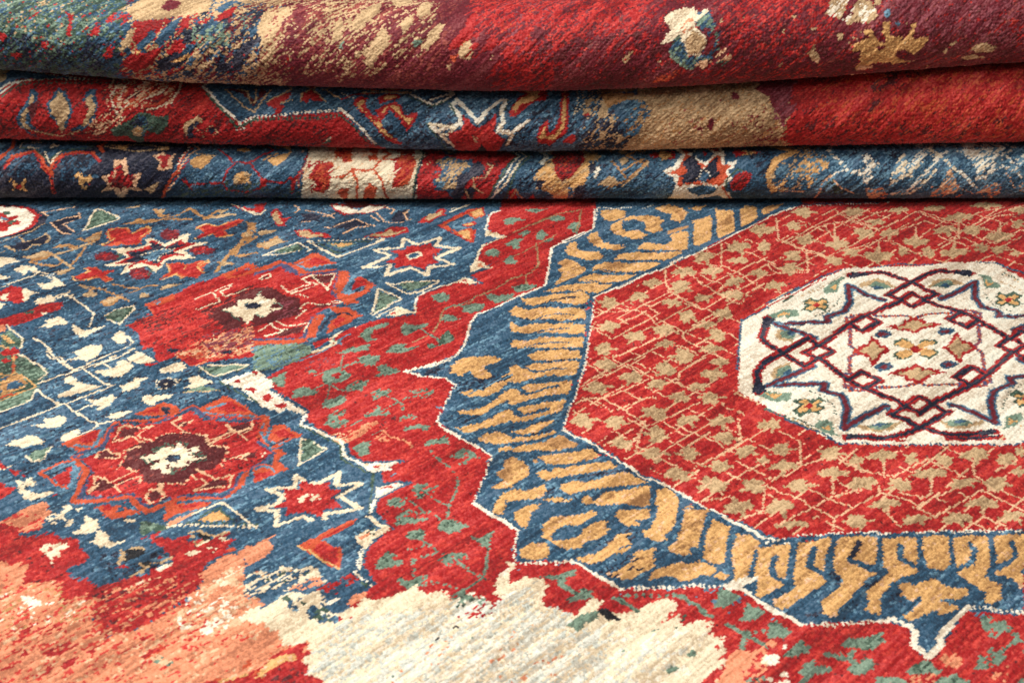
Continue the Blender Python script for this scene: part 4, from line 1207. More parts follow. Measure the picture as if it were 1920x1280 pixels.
S:200,465 280,465 380,450 500,430 460,470 420,490 370,540 320,500 250,490
S/2:370,540 480,600
S:390,640 480,620 540,545 600,590 590,640 540,650 440,670
s%.4:520,620 540,545 600,590 560,640
S.2/3:860,625 1000,610 1240,610;
S/2:770,640 940,730;1240,610 1360,670 1500,770
S:1540,580 1600,565 1720,620 1680,650 1640,690 1600,720 1540,690 1490,710 1540,640
s%.4:1540,580 1600,565 1720,620 1620,640
S:1690,800 1740,740 1760,670 1840,700 1910,730 1850,770 1800,800
S/2:1620,830 1760,900 1900,1000;1720,1010 1750,890
S.2/3:1760,880 1920,880
S:405,850 440,810 520,750 600,740 650,760 640,800 560,830 500,880
X:640,760 680,710 760,760 810,800 780,815 700,780
s:1270,840 1290,740 1300,780;1220,850 1240,830 1230,855
K%.5:1600,1150 1620,1060 1800,1030 1750,1160 1600,1290 1480,1290
P:1600,1140 1640,1040 1700,1020 1780,1030 1760,1120 1720,1200 1780,1290 1540,1290
P%.5:1640,1100 1900,1000 1900,1290 1640,1290
C:1870,1090 1900,1050 1930,1060 1930,1140 1880,1130
S.2/2.4:1780,1250 1920,1230
P*o:1120,600,1,1
P:160,1130 220,1100 230,1110 180,1140;300,1090 360,1060 360,1070 310,1100;70,1250 100,1210 130,1220 90,1260;0,1020 30,1010 30,1035
S*o:835,1022,16,10 1350,1040,40,24 1210,1150,45,30 1070,875,40,8
Z%.3:-20,600 300,800 1000,1000 1400,1000 1000,1290 -20,1290
# ----------------------------------------------------------------
@1440 960 4
W.1.8/1.8:0,215 180,175 320,152 700,148 1050,145 1400,142 1560,130 1920,145 2400,150
B/2:0,235 160,190 330,165 500,165 1400,160 1920,160 2400,165
# gold hooks
G:-80,260 0,250 190,210 190,300 170,400 170,480 130,500 60,470 120,540 0,600 -80,640
B/2:60,310 30,400 50,480 160,510
G:230,205 320,195 500,180 500,230 450,330 430,430 350,440 440,510 400,550 280,620 180,680 120,720 50,690 40,650 130,600 220,550 180,480 200,330
B/2.6:350,260 310,400 420,460 470,480
B/2.6:200,190 190,300 160,480
B/2.8:510,190 460,340 450,430
G:520,200 560,180 700,175 830,180 840,300 830,360 760,390 640,370 810,450 740,500 600,650 540,700 520,760 480,785 410,740 400,660 460,610 530,560 560,500 500,440 490,360 500,290
N/2:690,215 650,280 620,350
B/2.6:620,350 740,390 900,440
B/2.6:845,170 850,300 830,420
G:860,180 1000,180 1130,180 1140,280 1140,370 1080,390 1130,420 1100,450 1000,480 920,530 850,620 850,760 780,740 730,710 760,650 740,590 820,510 920,440 860,400 870,320
B/2.2:1000,240 990,340 1090,390
B/2.4:1140,170 1150,340 1140,420
G:1155,180 1240,165 1360,175 1370,300 1370,390 1290,435 1200,400 1165,300
B/2.4:1380,170 1390,330 1400,430
G:1390,180 1530,165 1650,170 1670,300 1670,420 1620,470 1740,540 1750,650 1660,695 1630,680 1640,600 1600,560 1480,490 1420,440 1400,350
B/2:1520,230 1550,280 1530,370 1420,420
B/2.4:1670,180 1690,300 1700,400 1660,460
G:1690,180 1800,165 1960,170 2000,300 1920,400 1920,560 1800,490 1700,450 1850,360 1710,400 1720,320
B/2:1830,220 1860,300 1850,340 1720,400
g/1:1640,560 1740,540
B:1880,440 1930,420 1930,470
G:980,520 1050,520 1090,540 1180,510 1260,490 1330,540 1420,560 1510,550 1500,600 1440,640 1340,640 1300,650 1430,690 1420,720 1340,750 1280,740 1220,730 1180,760 1100,815 1040,800 1020,750 1090,720 1160,640 1080,660 1000,600
B:1100,650 1150,620 1150,650 1110,680;1330,640 1400,630 1340,670
B:1100,800 1240,740 1400,760 1300,900 1240,1010 1190,1060 1120,1010 1130,900
N%.35:880,600 980,540 1000,640 1040,700 900,700;250,740 420,700 400,780 260,800;450,440 560,490 520,560;720,560 840,470 760,600
W.1.9/2:240,832 480,832 850,802
W:840,800 950,770 1060,830 1050,850 940,800 890,825
W/2.4:1050,840 1110,880 1090,990 1200,1075 1300,980 1290,930 1390,810 1500,710
W.1.9/2:1500,705 1640,715 1780,735 1920,738 2400,760
W/1.8:-20,695 100,760 240,835
# sage leaves
S:0,830 80,800 120,860 190,880 150,920 60,940 0,950
S:110,1080 140,1040 200,980 250,960 320,1000 310,1040 220,1060
S:530,1000 620,940 740,920 870,880 860,950 800,1020 730,1030 700,980 640,1010
S:230,1200 260,1140 350,1080 350,1150 430,1140 520,1150 440,1190 280,1230
S:590,1180 640,1120 700,1130 740,1080 800,1100 790,1170 700,1220 620,1210
S:1020,1210 1060,1160 1160,1110 1220,1100 1240,1160 1310,1180 1290,1220 1200,1200 1100,1220
s%.4:1020,1210 1060,1160 1160,1110 1220,1100 1240,1160 1200,1200;640,1120 740,1080 800,1100 760,1130;700,1010 860,900 860,950 740,1030
S:800,1290 820,1240 900,1230 1000,1250 1040,1290;1240,1290 1300,1230 1400,1210 1500,1230 1520,1290
S:1600,770 1700,770 1800,820 1880,850 1800,860 1750,880 1720,940 1640,900 1600,840
S:1540,1180 1590,1060 1680,1000 1720,1060 1820,1070 1740,1130 1640,1180
s%.4:1560,1150 1590,1060 1680,1000 1720,1060 1640,1150
S/2:1780,860 1920,950;1720,1080 1800,980 1900,940;440,1060 600,1090 640,1030;560,1060 640,1120;230,1280 330,1200;860,950 700,1000
S:1900,1010 1930,1030 1930,1050;1840,1290 1890,1240 1930,1250 1930,1290
W*o:30,1090,55,40 125,1005,18,20 125,1200,35,20 110,1280,60,24
W%.5:-20,1220 50,1220 60,1290 -20,1290
P*o:1370,1100,90,50 20,980,40,20
P%.4:1050,1230 1300,1200 1240,1290 1020,1290;1650,1230 1800,1150 1800,1290;1260,1080 1400,1060 1400,1140
r%.3:1220,1080 1600,750 1920,800 1920,1290 1500,1290

@0 0 1
R/3.6:1445,608 1406,614 1402,636 1416,648 1445,660
N/2:1445,609 1408,615 1404,634 1418,646 1445,658
R/3.8:1445,668 1414,680 1404,700 1404,716 1432,717
N/2.2:1440,672 1414,682 1406,700
N:1400,705 1412,700 1414,710 1432,716 1402,718
L*o:1432,632,12,7 1434,694,10,9
s/1:1424,632 1436,622;1424,700 1430,684 1440,676

# loose lattice and yarn-lot streaks, each only over its own ground
@0 0 1
K#14:1490,392 1440,412 1360,452 1247,508 1122,560 1114,610 1104,692 1074,770 1066,803 1107,819 1212,884 1287,919 1387,974 1440,1006 1515,992 2300,992 2300,385
r%.24>R:-600,300 2600,385 3200,2000 -1500,2000
D%.08>R:-600,300 2600,385 3200,2000 -1500,2000
K%.16>G:-600,300 2600,385 3200,2000 -1500,2000
g%.16>G:-600,300 2600,385 3200,2000 -1500,2000
L%.17>B:-600,300 2600,385 3200,2000 -1500,2000
N%.05>B:-600,300 2600,385 3200,2000 -1500,2000
t%.16>T:-600,300 2600,385 3200,2000 -1500,2000
s%.18>S:-600,300 2600,385 3200,2000 -1500,2000
'''

FOLD_LOW = '''
@0 0 3
@0 0 3
B:-300,700 1100,700 1100,1200 -300,1200
N:140,770 1100,770 1060,860 990,920 960,1000 900,1140 -300,1140 -300,1000 0,960 100,880
N%.5:-300,740 1000,740 960,1140 -300,1140
B%.5:-60,780 260,780 260,960 -60,1000;340,860 560,860 560,1000 340,1020
L*o:0,800,30,26
# red arches
O/2:-20,900 20,870 60,830 90,780;30,940 70,880 130,860 200,845 230,880 250,930 280,960 300,990;280,960 300,900 350,870 420,850 520,860 550,900;545,810 580,850;240,940 290,990 300,1090;560,800 575,850
R/1.4:20,945 70,890 190,850 230,920 290,1000 310,1090;300,950 360,870 500,855 560,905
# green lozenge line with cream
B:100,790 560,790 480,840 400,850 300,880 280,900 220,830 110,830
s/1:110,830 190,830 240,880 280,900 340,850 480,830 560,810
C/1:110,830 130,790;250,850 280,920 340,850;150,825 220,830
C:290,800 330,785 400,790 340,815 280,830
R:160,790 200,780 240,790 210,810 170,805;400,790 460,785 510,790 440,815
# gold flowers
G:50,1020 60,1000 100,1040 140,1010 160,1020 130,1050 160,1080 120,1080 90,1060 60,1090 80,1040
R*o:105,1052,18,18 485,1035,22,16
G:420,990 440,960 480,1000 510,980 520,1010 490,1050 500,1080 460,1060 440,1020
G:640,820 700,800 740,820 700,840;800,850 900,840 960,830 930,840
T/1:580,820 640,830 780,850 900,835 960,825
N%.3:0,980 900,980 900,1140 0,1140
# star red and white
K:565,1000 620,980 640,1000 640,930 650,890 680,900 710,880 720,950 720,990 800,970 770,1040 800,1080 720,1070 690,1100 640,1070 570,1080 610,1040
D:600,1005 650,1000 660,930 690,920 700,990 760,990 740,1030 760,1060 700,1050 680,1080 650,1050 610,1060 630,1030
R%.6:600,1005 660,930 700,990 760,990 740,1050 650,1070
# small star
K:860,870 900,860 920,850 940,880 990,860 960,910 970,940 920,960 880,960 900,920
R:880,880 920,870 960,870 940,910 950,940 900,945 910,910
T:810,1070 860,1040 900,1030 870,1070 840,1090;940,900 960,950
# slanted stripe and blue lozenges
B:1080,820 1760,820 1700,900 1680,1000 1700,1130 900,1130 960,1050
L%.25:1080,840 1740,830 1680,1060 1020,1060
O/1.8:1100,825 1050,850 1010,910 1000,960 960,1010 930,1070 910,1100
K/1:1130,830 1070,860 1020,930 1000,990 940,1080
W.1.2/2.4:1060,840 1000,920
R/1:1060,900 980,1020
G:1060,910 1100,880 1130,870 1200,880 1170,920 1130,950 1080,940
T/1:1100,860 1210,875
G:1500,900 1540,880 1640,850 1610,890 1560,930 1520,920
G*o:1360,1005,42,34
T%.4:1310,970 1410,970 1410,1040 1310,1040
G:1330,835 1420,830 1400,850 1350,850
g/1:1480,900 1560,860
R/1.3:1210,825 1260,860 1310,910 1400,915 1480,870 1560,840;1320,920 1280,960 1250,1030 1280,1070 1380,1085 1460,1060;1400,915 1440,960 1480,1020 1600,1030 1640,1000;1480,1020 1460,1060;1020,1010 1060,1040 1240,1030;1040,1010 1080,1070
R:1460,1000 1510,1010 1490,1060 1460,1040
R/2:1760,840 1720,900 1700,960 1650,1020 1640,1090
N/1.6:1700,830 1740,860;1760,860 1700,930
m/1.4:1740,880 1680,1000 1680,1060
s%.3:1000,1040 1700,1060 1680,1130 960,1130
# cream panel
C:1750,830 2400,830 2400,860 2440,860 2430,880 2400,980 2360,1060 2350,1125 1690,1115 1700,1060 1700,1000 1720,920
K%.2:1700,830 2440,860 2350,1125 1700,1115
O:1790,920 1870,905 1880,930 1850,960 1860,1020 1820,1090 1770,1080 1780,1020 1730,1000;1880,850 1920,840 1930,870 1890,890
R%.5:1730,910 1880,910 1860,1080 1760,1090;1880,850 1930,840 1930,890
O/1.2:1870,1000 1930,990;1820,960 1800,920
@640 0 3
O:0,840 60,850 60,900 20,920 0,890;150,870 200,860 210,900 160,900;330,870 400,860 420,920 400,980 370,1040 310,1060 280,1040 340,960 310,910;-20,1070 0,1060 40,1060 30,1100 -20,1090;130,1060 160,1030 200,1060 180,1100 120,1100
O/1.6:300,850 230,890 180,950 130,960 60,950;180,950 230,1020 280,1110;60,960 90,1020 90,1110;230,890 330,900;0,1000 60,960;120,850 220,840
R%.4:300,870 420,860 400,1020 290,1060;0,840 60,850 20,920
N/1:460,880 430,980 400,1120
s/1:480,850 440,900 410,1040 400,1120
# red zone with mottled tan flower
R:480,855 1020,855 960,900 900,960 870,1040 780,1120 420,1120 430,1000
D%.25:480,855 900,860 780,1120 420,1120
B:540,900 600,870 660,890 730,870 740,920 720,980 700,1040 640,1060 640,1110 600,1080 520,1070 510,1010 560,1000
T:560,920 610,880 650,920 710,900 720,940 660,950 650,1000 600,1030 580,980;530,1000 600,1010 660,1020 650,1060 560,1070
t%.4:550,890 720,880 660,1060 530,1060
B%.3:550,890 720,880 660,1060 530,1060
L*o:560,1040,20,20
N:650,990 720,960 740,920 780,905 810,940 800,980 760,990 730,1010 700,1040 700,1080 640,1110 620,1090 650,1040;700,1060 760,1060 750,1090 710,1100
T/1:820,920 850,930 810,1000 740,1000 750,1050;700,1070 740,1110;740,1050 800,1090;480,930 500,910
R%.3:440,900 540,900 520,1100 430,1100
R*o:690,880,50,14 550,950,14,14
# border stripes then blue ground
W/1.2:1020,860 960,920 930,980 880,1050 820,1110
s/1.4:1010,860 940,920 910,980 860,1050 800,1110
B:1050,855 2300,855 2300,1130 840,1130 900,1050 960,960 1000,900
C/1.4:1060,860 1000,910 960,970 930,1030 870,1090
s/1.2:1080,860 980,960 890,1100
L%.25:1050,855 1920,855 1920,1100 900,1100
N%.2:1050,855 1920,855 1920,1130 900,1130
R:940,1080 980,1060 1000,1100 960,1110;1020,1100 1080,1090 1100,1120
T/1:920,1110 980,1070 1060,1100
W:1110,910 1140,880 1170,870 1160,890 1130,930;1420,980 1440,930 1460,950 1430,1010
G:1080,1000 1110,960 1150,930 1180,900 1200,860 1480,860 1440,900 1390,890 1400,950 1370,1040 1320,1080 1280,1040 1260,1100 1180,1090 1110,1060 1130,1020
T%.4:1080,1000 1200,860 1480,860 1400,950 1260,1100
R:1200,930 1180,890 1240,860 1360,860 1370,900 1330,950 1290,1000 1240,1020 1200,970
D%.4:1200,930 1180,890 1240,860 1360,860 1330,950 1240,1020
O%.2:1200,930 1240,860 1360,870 1290,990
N:1090,1040 1110,1010 1150,1020 1120,1070;1390,930 1430,910 1440,960 1400,980;1310,1060 1340,1040 1380,1060 1320,1100;1180,1090 1160,1110
T:1440,1040 1500,990 1540,1000 1560,1040 1520,1050;1560,900 1590,880 1620,900 1580,930
g/1.4:1500,1060 1600,1020 1680,950 1720,900;1580,960 1640,920 1700,890;1520,900 1600,1000;1600,870 1720,930
T/1.2:1580,1050 1660,980 1730,910
R:1730,870 1780,850 1880,850 1880,890 1840,890 1800,870 1760,890
G:1780,870 1840,850 1860,880 1800,900
# white-red star with navy heart
@1280 0 3
W:-120,960 -60,940 -40,920 -10,870 20,840 60,870 100,900 130,910 160,880 200,840 240,840 230,890 240,920 310,900 290,940 250,960 280,1000 250,1030 220,1060 260,1090 300,1110 200,1100 -100,1100 -40,1040 -60,990
O:-80,970 -30,950 0,900 20,860 90,910 130,930 200,860 220,920 280,930 240,960 250,1000 210,1050 150,1040 -30,1040 -20,990
N:0,920 20,890 60,870 90,920 120,960 160,900 200,880 190,940 210,980 150,1020 130,990 110,1010 60,1030 0,1030 -20,990 30,970
B:90,990 120,960 150,980 130,1030 100,1020
W.1/2:80,1010 120,940 160,1000;30,1060 110,1030 200,1050
B:30,1060 110,1045 200,1060 170,1090 90,1100 40,1090
O/1.4:220,1050 240,1080 290,1110;0,1000 -20,1050
s/1.2:240,1070 250,1010 310,950 390,980
R:265,1040 290,990 350,960 390,980 370,1030 330,1070 280,1075
D%.4:265,1040 290,990 350,960 390,980 370,1030 330,1070 280,1075
R:280,860 330,850 400,830 470,845 400,865 350,870 300,880;90,840 160,835 190,850 120,870
G:330,870 380,850 420,850 360,875
N%.5:360,860 520,860 500,1000 420,1000
# tan ring motif
G:470,980 500,900 560,860 640,840 700,830 640,860 560,900 510,960 500,1020 520,1060 600,1000 650,930 700,870 740,880 720,900 790,890 830,900 820,940 780,960 740,1000 730,1050 700,1060 700,1000 680,960 620,980 560,1050 500,1090 480,1060
T%.3:470,980 700,830 830,900 730,1050 500,1090
B:520,960 560,920 600,930 600,970 560,1010 520,1000
L%.5:520,960 560,920 600,930 600,970 560,1010
T%.25:540,900 640,850 660,900 600,920
# cream lattice
W/2:780,830 830,850 860,880 900,920 930,960 1000,980 1060,1000
W/1.2:930,950 870,970 830,1000
W:1010,880 1030,860 1070,890 1080,920 1110,910 1100,940 1050,980 1050,1030 1000,1040 1030,990 960,960 1040,940 1020,910
C:1170,1010 1180,950 1230,870 1250,850 1260,900 1290,920 1350,910 1340,930 1310,960 1290,1000 1220,1010 1170,1050
W/2:1180,1090 1260,1080 1340,1000 1400,930 1460,860 1560,820;1300,900 1350,850 1380,830;1280,940 1380,850 1400,870 1460,880 1520,940 1600,1000 1650,1060;1540,820 1600,815
C/1.9:1360,820 1440,870 1530,950;1190,1095 1280,1090 1420,960
W:1540,850 1600,830 1680,830 1740,810 1820,815 1780,870 1740,920 1700,960 1680,1010 1640,1020 1660,960 1620,900 1580,870
C%.3:1600,830 1800,820 1680,1000
W/1.9:1690,1020 1740,950 1800,880 1860,830 1920,800;1800,860 1840,900 1880,960 1920,1000;1680,1010 1790,930 1860,960
W:1870,890 1930,860 1930,930 1890,930
K:1410,1070 1440,1060 1470,1000 1500,940 1530,1000 1550,1060 1540,1090 1400,1095;1650,1090 1690,1050 1760,1030 1790,1040 1780,1080 1740,1090;1030,1070 1140,1060 1120,1090 1060,1100;1900,1040 1940,1020 1940,1090 1900,1080
P%.35:1400,1040 1560,1040 1540,1100 1400,1100;1640,1040 1790,1040 1740,1100;1030,1060 1150,1060 1120,1100
K/1.4:720,1100 780,1040 830,990 880,1050 960,1090;560,1080 680,1080
s:770,1090 830,1000 920,1090
N%.6:770,1090 830,1010 920,1090
P/1.3:720,1105 960,1100
N%.3:1080,940 1180,900 1160,1090 1060,1060;900,840 1300,830 1200,900 900,920
L%.4:700,840 2600,800 2600,1090 500,1090
K.1/2:1820,970 1870,1060;1530,1050 1640,1090
'''

FOLD_MID = '''
@0 0 3
@0 0 3
R:-300,340 2200,340 2200,900 -300,900
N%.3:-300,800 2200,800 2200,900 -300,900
D%.25:-300,360 1300,400 2000,700 1900,820 -300,800
r%.2:-300,460 1200,460 1200,700 -300,700
# blue top edge with cream line
B:-300,340 1060,340 1060,455 700,445 400,440 100,440 40,470 0,530 -300,560
W/1.3:-60,560 10,490 80,455 150,450
T:-60,400 30,410 40,440 0,460 -60,470
C.1.5/2.6:110,452 300,440 480,445 700,440
s.1.5/2.6:110,470 300,462 500,466 700,460
W/1.3:0,520 60,475 110,455
s/1.2:10,540 70,495 120,475
# tan blossom and brackets
B:90,690 100,640 140,590 160,540 170,500 210,510 210,560 180,620 170,690 220,740 110,720
T:110,700 120,650 160,600 180,520 190,530 190,570 150,640 145,690 180,730 110,715
B:260,590 290,550 330,490 370,520 400,580 410,620 390,680 360,740 320,700 270,640
T:275,590 310,550 335,505 350,540 385,580 395,620 365,690 350,760 320,690 285,630
B:460,560 500,500 540,500 540,540 550,600 530,670 460,740 400,730 460,700 510,640 500,590
T:475,570 520,520 520,560 535,600 520,660 450,730 490,640 500,600
T/1.2:100,690 160,730 230,750 350,770 440,740 500,690;190,740 300,760
B/1.2:90,660 160,750 340,780;400,740 470,720
D:150,600 220,560 200,640 180,690
# cream and orange scroll
C/1.2:660,480 620,540 640,600 700,610 760,560 800,560 880,530 940,490;740,450 700,480 680,540 660,590;830,450 800,500 740,540 700,580;980,450 1020,470 1000,520 960,570 880,610 820,620;900,600 960,580 1010,500;940,450 1010,455;640,620 680,660 690,680;860,540 920,510 940,480;780,480 840,460 900,470
O/1.4:680,500 640,560 700,590 800,540 880,500;860,470 840,520 760,580 700,620;960,470 960,530 900,580 820,600;740,470 700,540
K.1/2.2:600,560 620,640 660,690 560,700;540,720 600,640
K%.3:500,680 680,600 720,700 480,780;600,460 1000,440 960,600 640,620
# green-navy flower below
s:620,730 680,700 740,670 780,630 860,650 900,660 940,650 950,700 900,760 820,740 800,790 720,770 640,770
B%.4:740,700 780,640 870,700 800,780
N%.3:700,720 780,650 850,690 820,780
T:740,740 770,710 800,730 790,770 750,770
G:755,745 775,725 790,750
N:1050,700 1110,660 1120,690 1080,740 1100,780 1060,780 1040,750;1170,720 1200,715 1205,750 1180,760
T:1030,700 1080,670 1120,650 1140,690 1100,680 1060,720 1050,770 1030,730
T.1/2:1090,720 1130,740 1150,780;1160,740 1180,710 1210,710 1220,750 1190,770
r:1060,640 1160,540 1180,560 1140,640
# green and cream chevron border
B:1080,455 1300,440 2100,440 2100,600 1920,630 1620,650 1420,660 1350,690 1270,640 1210,560 1180,520 1120,480
L%.2:1200,480 2100,500 1900,630 1400,660 1300,640
W/1.7:1060,455 1130,475 1190,530 1240,600 1300,650 1350,700
W.1.8/2.4:1350,700 1420,660 1540,650 1740,630 1920,620
s/1.6:1160,520 1210,580 1270,640 1330,720 1370,705 1440,670
s.2/2.6:1440,672 1600,668 1780,668 1920,645
W.1/2:1330,735 1380,720
D:1270,500 1320,510 1380,540 1420,600 1480,540 1500,510 1470,500 1440,570 1420,560 1400,530 1380,500
T/1:1270,500 1310,540 1370,600 1430,630 1480,560 1520,510;1340,500 1390,510 1410,580 1440,570 1440,500
R:1500,570 1560,540 1600,520 1640,520 1620,560 1580,580 1600,600 1560,650 1530,650 1560,610 1500,590;1690,560 1700,520 1740,500 1790,530 1820,570 1780,570 1740,560 1720,580
T/1:1500,570 1560,540 1640,500;1690,570 1700,520 1760,500 1830,570;1580,580 1640,560;1820,500 1920,560
s:1800,810 1860,780 1920,740 1920,800
C/1:1840,790 1900,750
@640 0 3
# slanting cream stripes then blue ground
R:-60,700 0,650 60,700 130,800 140,830 -60,830
B:0,480 2200,480 2200,860 340,860 200,820 80,720 0,620
s/1.3:0,650 80,730 150,800
W/1.6:-10,610 60,670 130,740 190,810
B/1.6:20,600 100,680 220,800
L%.25:0,500 1500,500 1400,860 300,840
N%.25:0,560 1600,560 1600,860 400,860
W.1/2:0,520 80,560
# red and gold bracket
R:60,580 80,560 110,540 150,545 130,590 180,650 210,660 190,620 240,590 280,580 300,560 330,590 350,640 380,650 390,630 430,635 420,670 390,720 370,740 330,680 300,640 270,620 220,690 240,720 300,780 350,810 320,815 250,790 190,710
G:80,590 110,560 130,560 110,600 150,650 200,700 240,610 290,590 320,600 340,650 380,670 410,650 380,710 340,660 300,620 270,600 220,650 210,690 260,750 320,800 240,760 150,650
B:250,650 290,640 330,700 360,740 340,770 300,730
R:200,550 250,520 330,530 330,550 270,560 220,580
G:220,550 270,530 320,540 260,555
T/1.3:120,520 240,515 390,520
# cream chevron top
W/1.4:400,530 440,555 520,590 580,560 640,520;640,520 500,560
s/1:380,540 510,600 600,560
R/1:0,560 60,530 200,520
# cream star outline with red flower
W/2.2:500,710 540,740 620,710 670,700 660,640 620,600 650,560 690,600 770,690 820,620 900,560 930,560 900,620 910,690 880,740 960,750 1050,680
C/2:500,700 640,720 600,760 560,760 640,830
C/1.6:890,700 900,750 960,760 930,820
s/1:480,700 560,790 620,840;610,580 640,640;940,560 920,620
R:600,750 680,730 690,690 680,640 720,680 770,730 820,690 870,640 870,700 860,740 920,790 900,830 830,860 790,810 740,850 680,840
X:740,840 790,810 840,850 790,870
T/1:760,800 740,770 770,780
# gold flames
R:940,640 970,590 1000,540 1060,520 1160,530 1150,560 1080,570 1040,600 1000,640 960,660
G:960,610 1010,550 1080,520 1120,540 1060,570 1000,590 980,630
R:1100,760 1120,710 1160,670 1170,700 1160,750 1190,740 1220,690 1230,620 1240,520 1280,520 1280,680 1270,740 1230,780 1180,820 1110,810
G:1110,780 1140,720 1150,720 1150,770 1200,760 1240,700 1240,600 1260,530 1265,640 1255,720 1200,790
R:1240,800 1300,760 1340,770 1300,810
C.1.4/2.2:1330,520 1330,570 1310,640 1350,600 1390,560 1420,540
T:1370,560 1420,545 1400,590 1380,610;1360,610 1400,610 1420,650 1370,660
R*o:1385,650,20,18
# dark spotted transition and tan patch
N%.7:1380,640 1500,640 1640,700 1640,840 1400,860 1300,800
N:1460,680 1540,690 1600,740 1560,800 1480,790
T:1440,640 1470,590 1520,560 1540,580 1500,620 1500,660 1450,670;1500,660 1540,660 1520,690;1460,740 1490,730 1480,790 1450,800;1560,760 1620,770 1540,820
T%.25:1360,520 1560,520 1560,860 1360,860
B~3:1540,560 1600,540 1650,560 1700,540 1760,590 1740,650 1680,720 1640,770 1600,760 1580,700 1540,660 1560,620
L%.4:1560,560 1740,570 1640,740
g:1460,520 1650,520 1620,560 1500,600 1480,580
T~3:1600,540 1680,520 1700,480 2500,440 2500,860 1560,860 1600,790 1650,770 1700,700 1750,650 1770,600 1720,560 1640,560
@1280 0 3
t%.5:-260,420 600,420 560,860 -360,860 -220,620
g%.2:-260,420 500,420 560,860 -360,860
T%.3:-200,500 420,500 420,760 -200,760
M:270,520 310,520 320,555 280,560;140,700 160,660 180,680 165,740 145,740;80,720 110,710 120,740 90,740
V%.15:-100,600 600,600 600,840 -100,840
M:400,500 480,450 660,430 660,520 560,600 520,640 480,540;480,560 580,560 620,600 560,700 540,640
m%.5:480,500 640,440 660,640 560,740 520,640
M%.3:360,640 480,680 560,780 440,820
# red-orange right end
R~3:620,540 620,480 700,440 2600,300 2600,860 620,860 560,720 640,620
O%.3:700,440 2600,300 2600,860 800,700
r%.35:620,500 2600,340 2600,800 700,800
D%.25:560,700 900,860 2600,860 2600,740 700,640;1000,420 1400,380 1200,500 1000,520
r%.2:1300,500 2000,400 2000,700 1300,700
O%.6:1340,600 1420,560 1480,620 1340,640
D:1060,480 1080,460 1090,500 1070,530;1040,620 1080,570 1130,540 1090,600 1060,640;1150,430 1210,425 1190,480 1150,470

r%.2>R:-1280,300 2600,300 2600,860 -1280,860
D%.12>R:-1280,300 2600,300 2600,860 -1280,860
L%.2>B:-1280,300 2600,300 2600,860 -1280,860
t%.15>T:-1280,300 2600,300 2600,860 -1280,860
'''

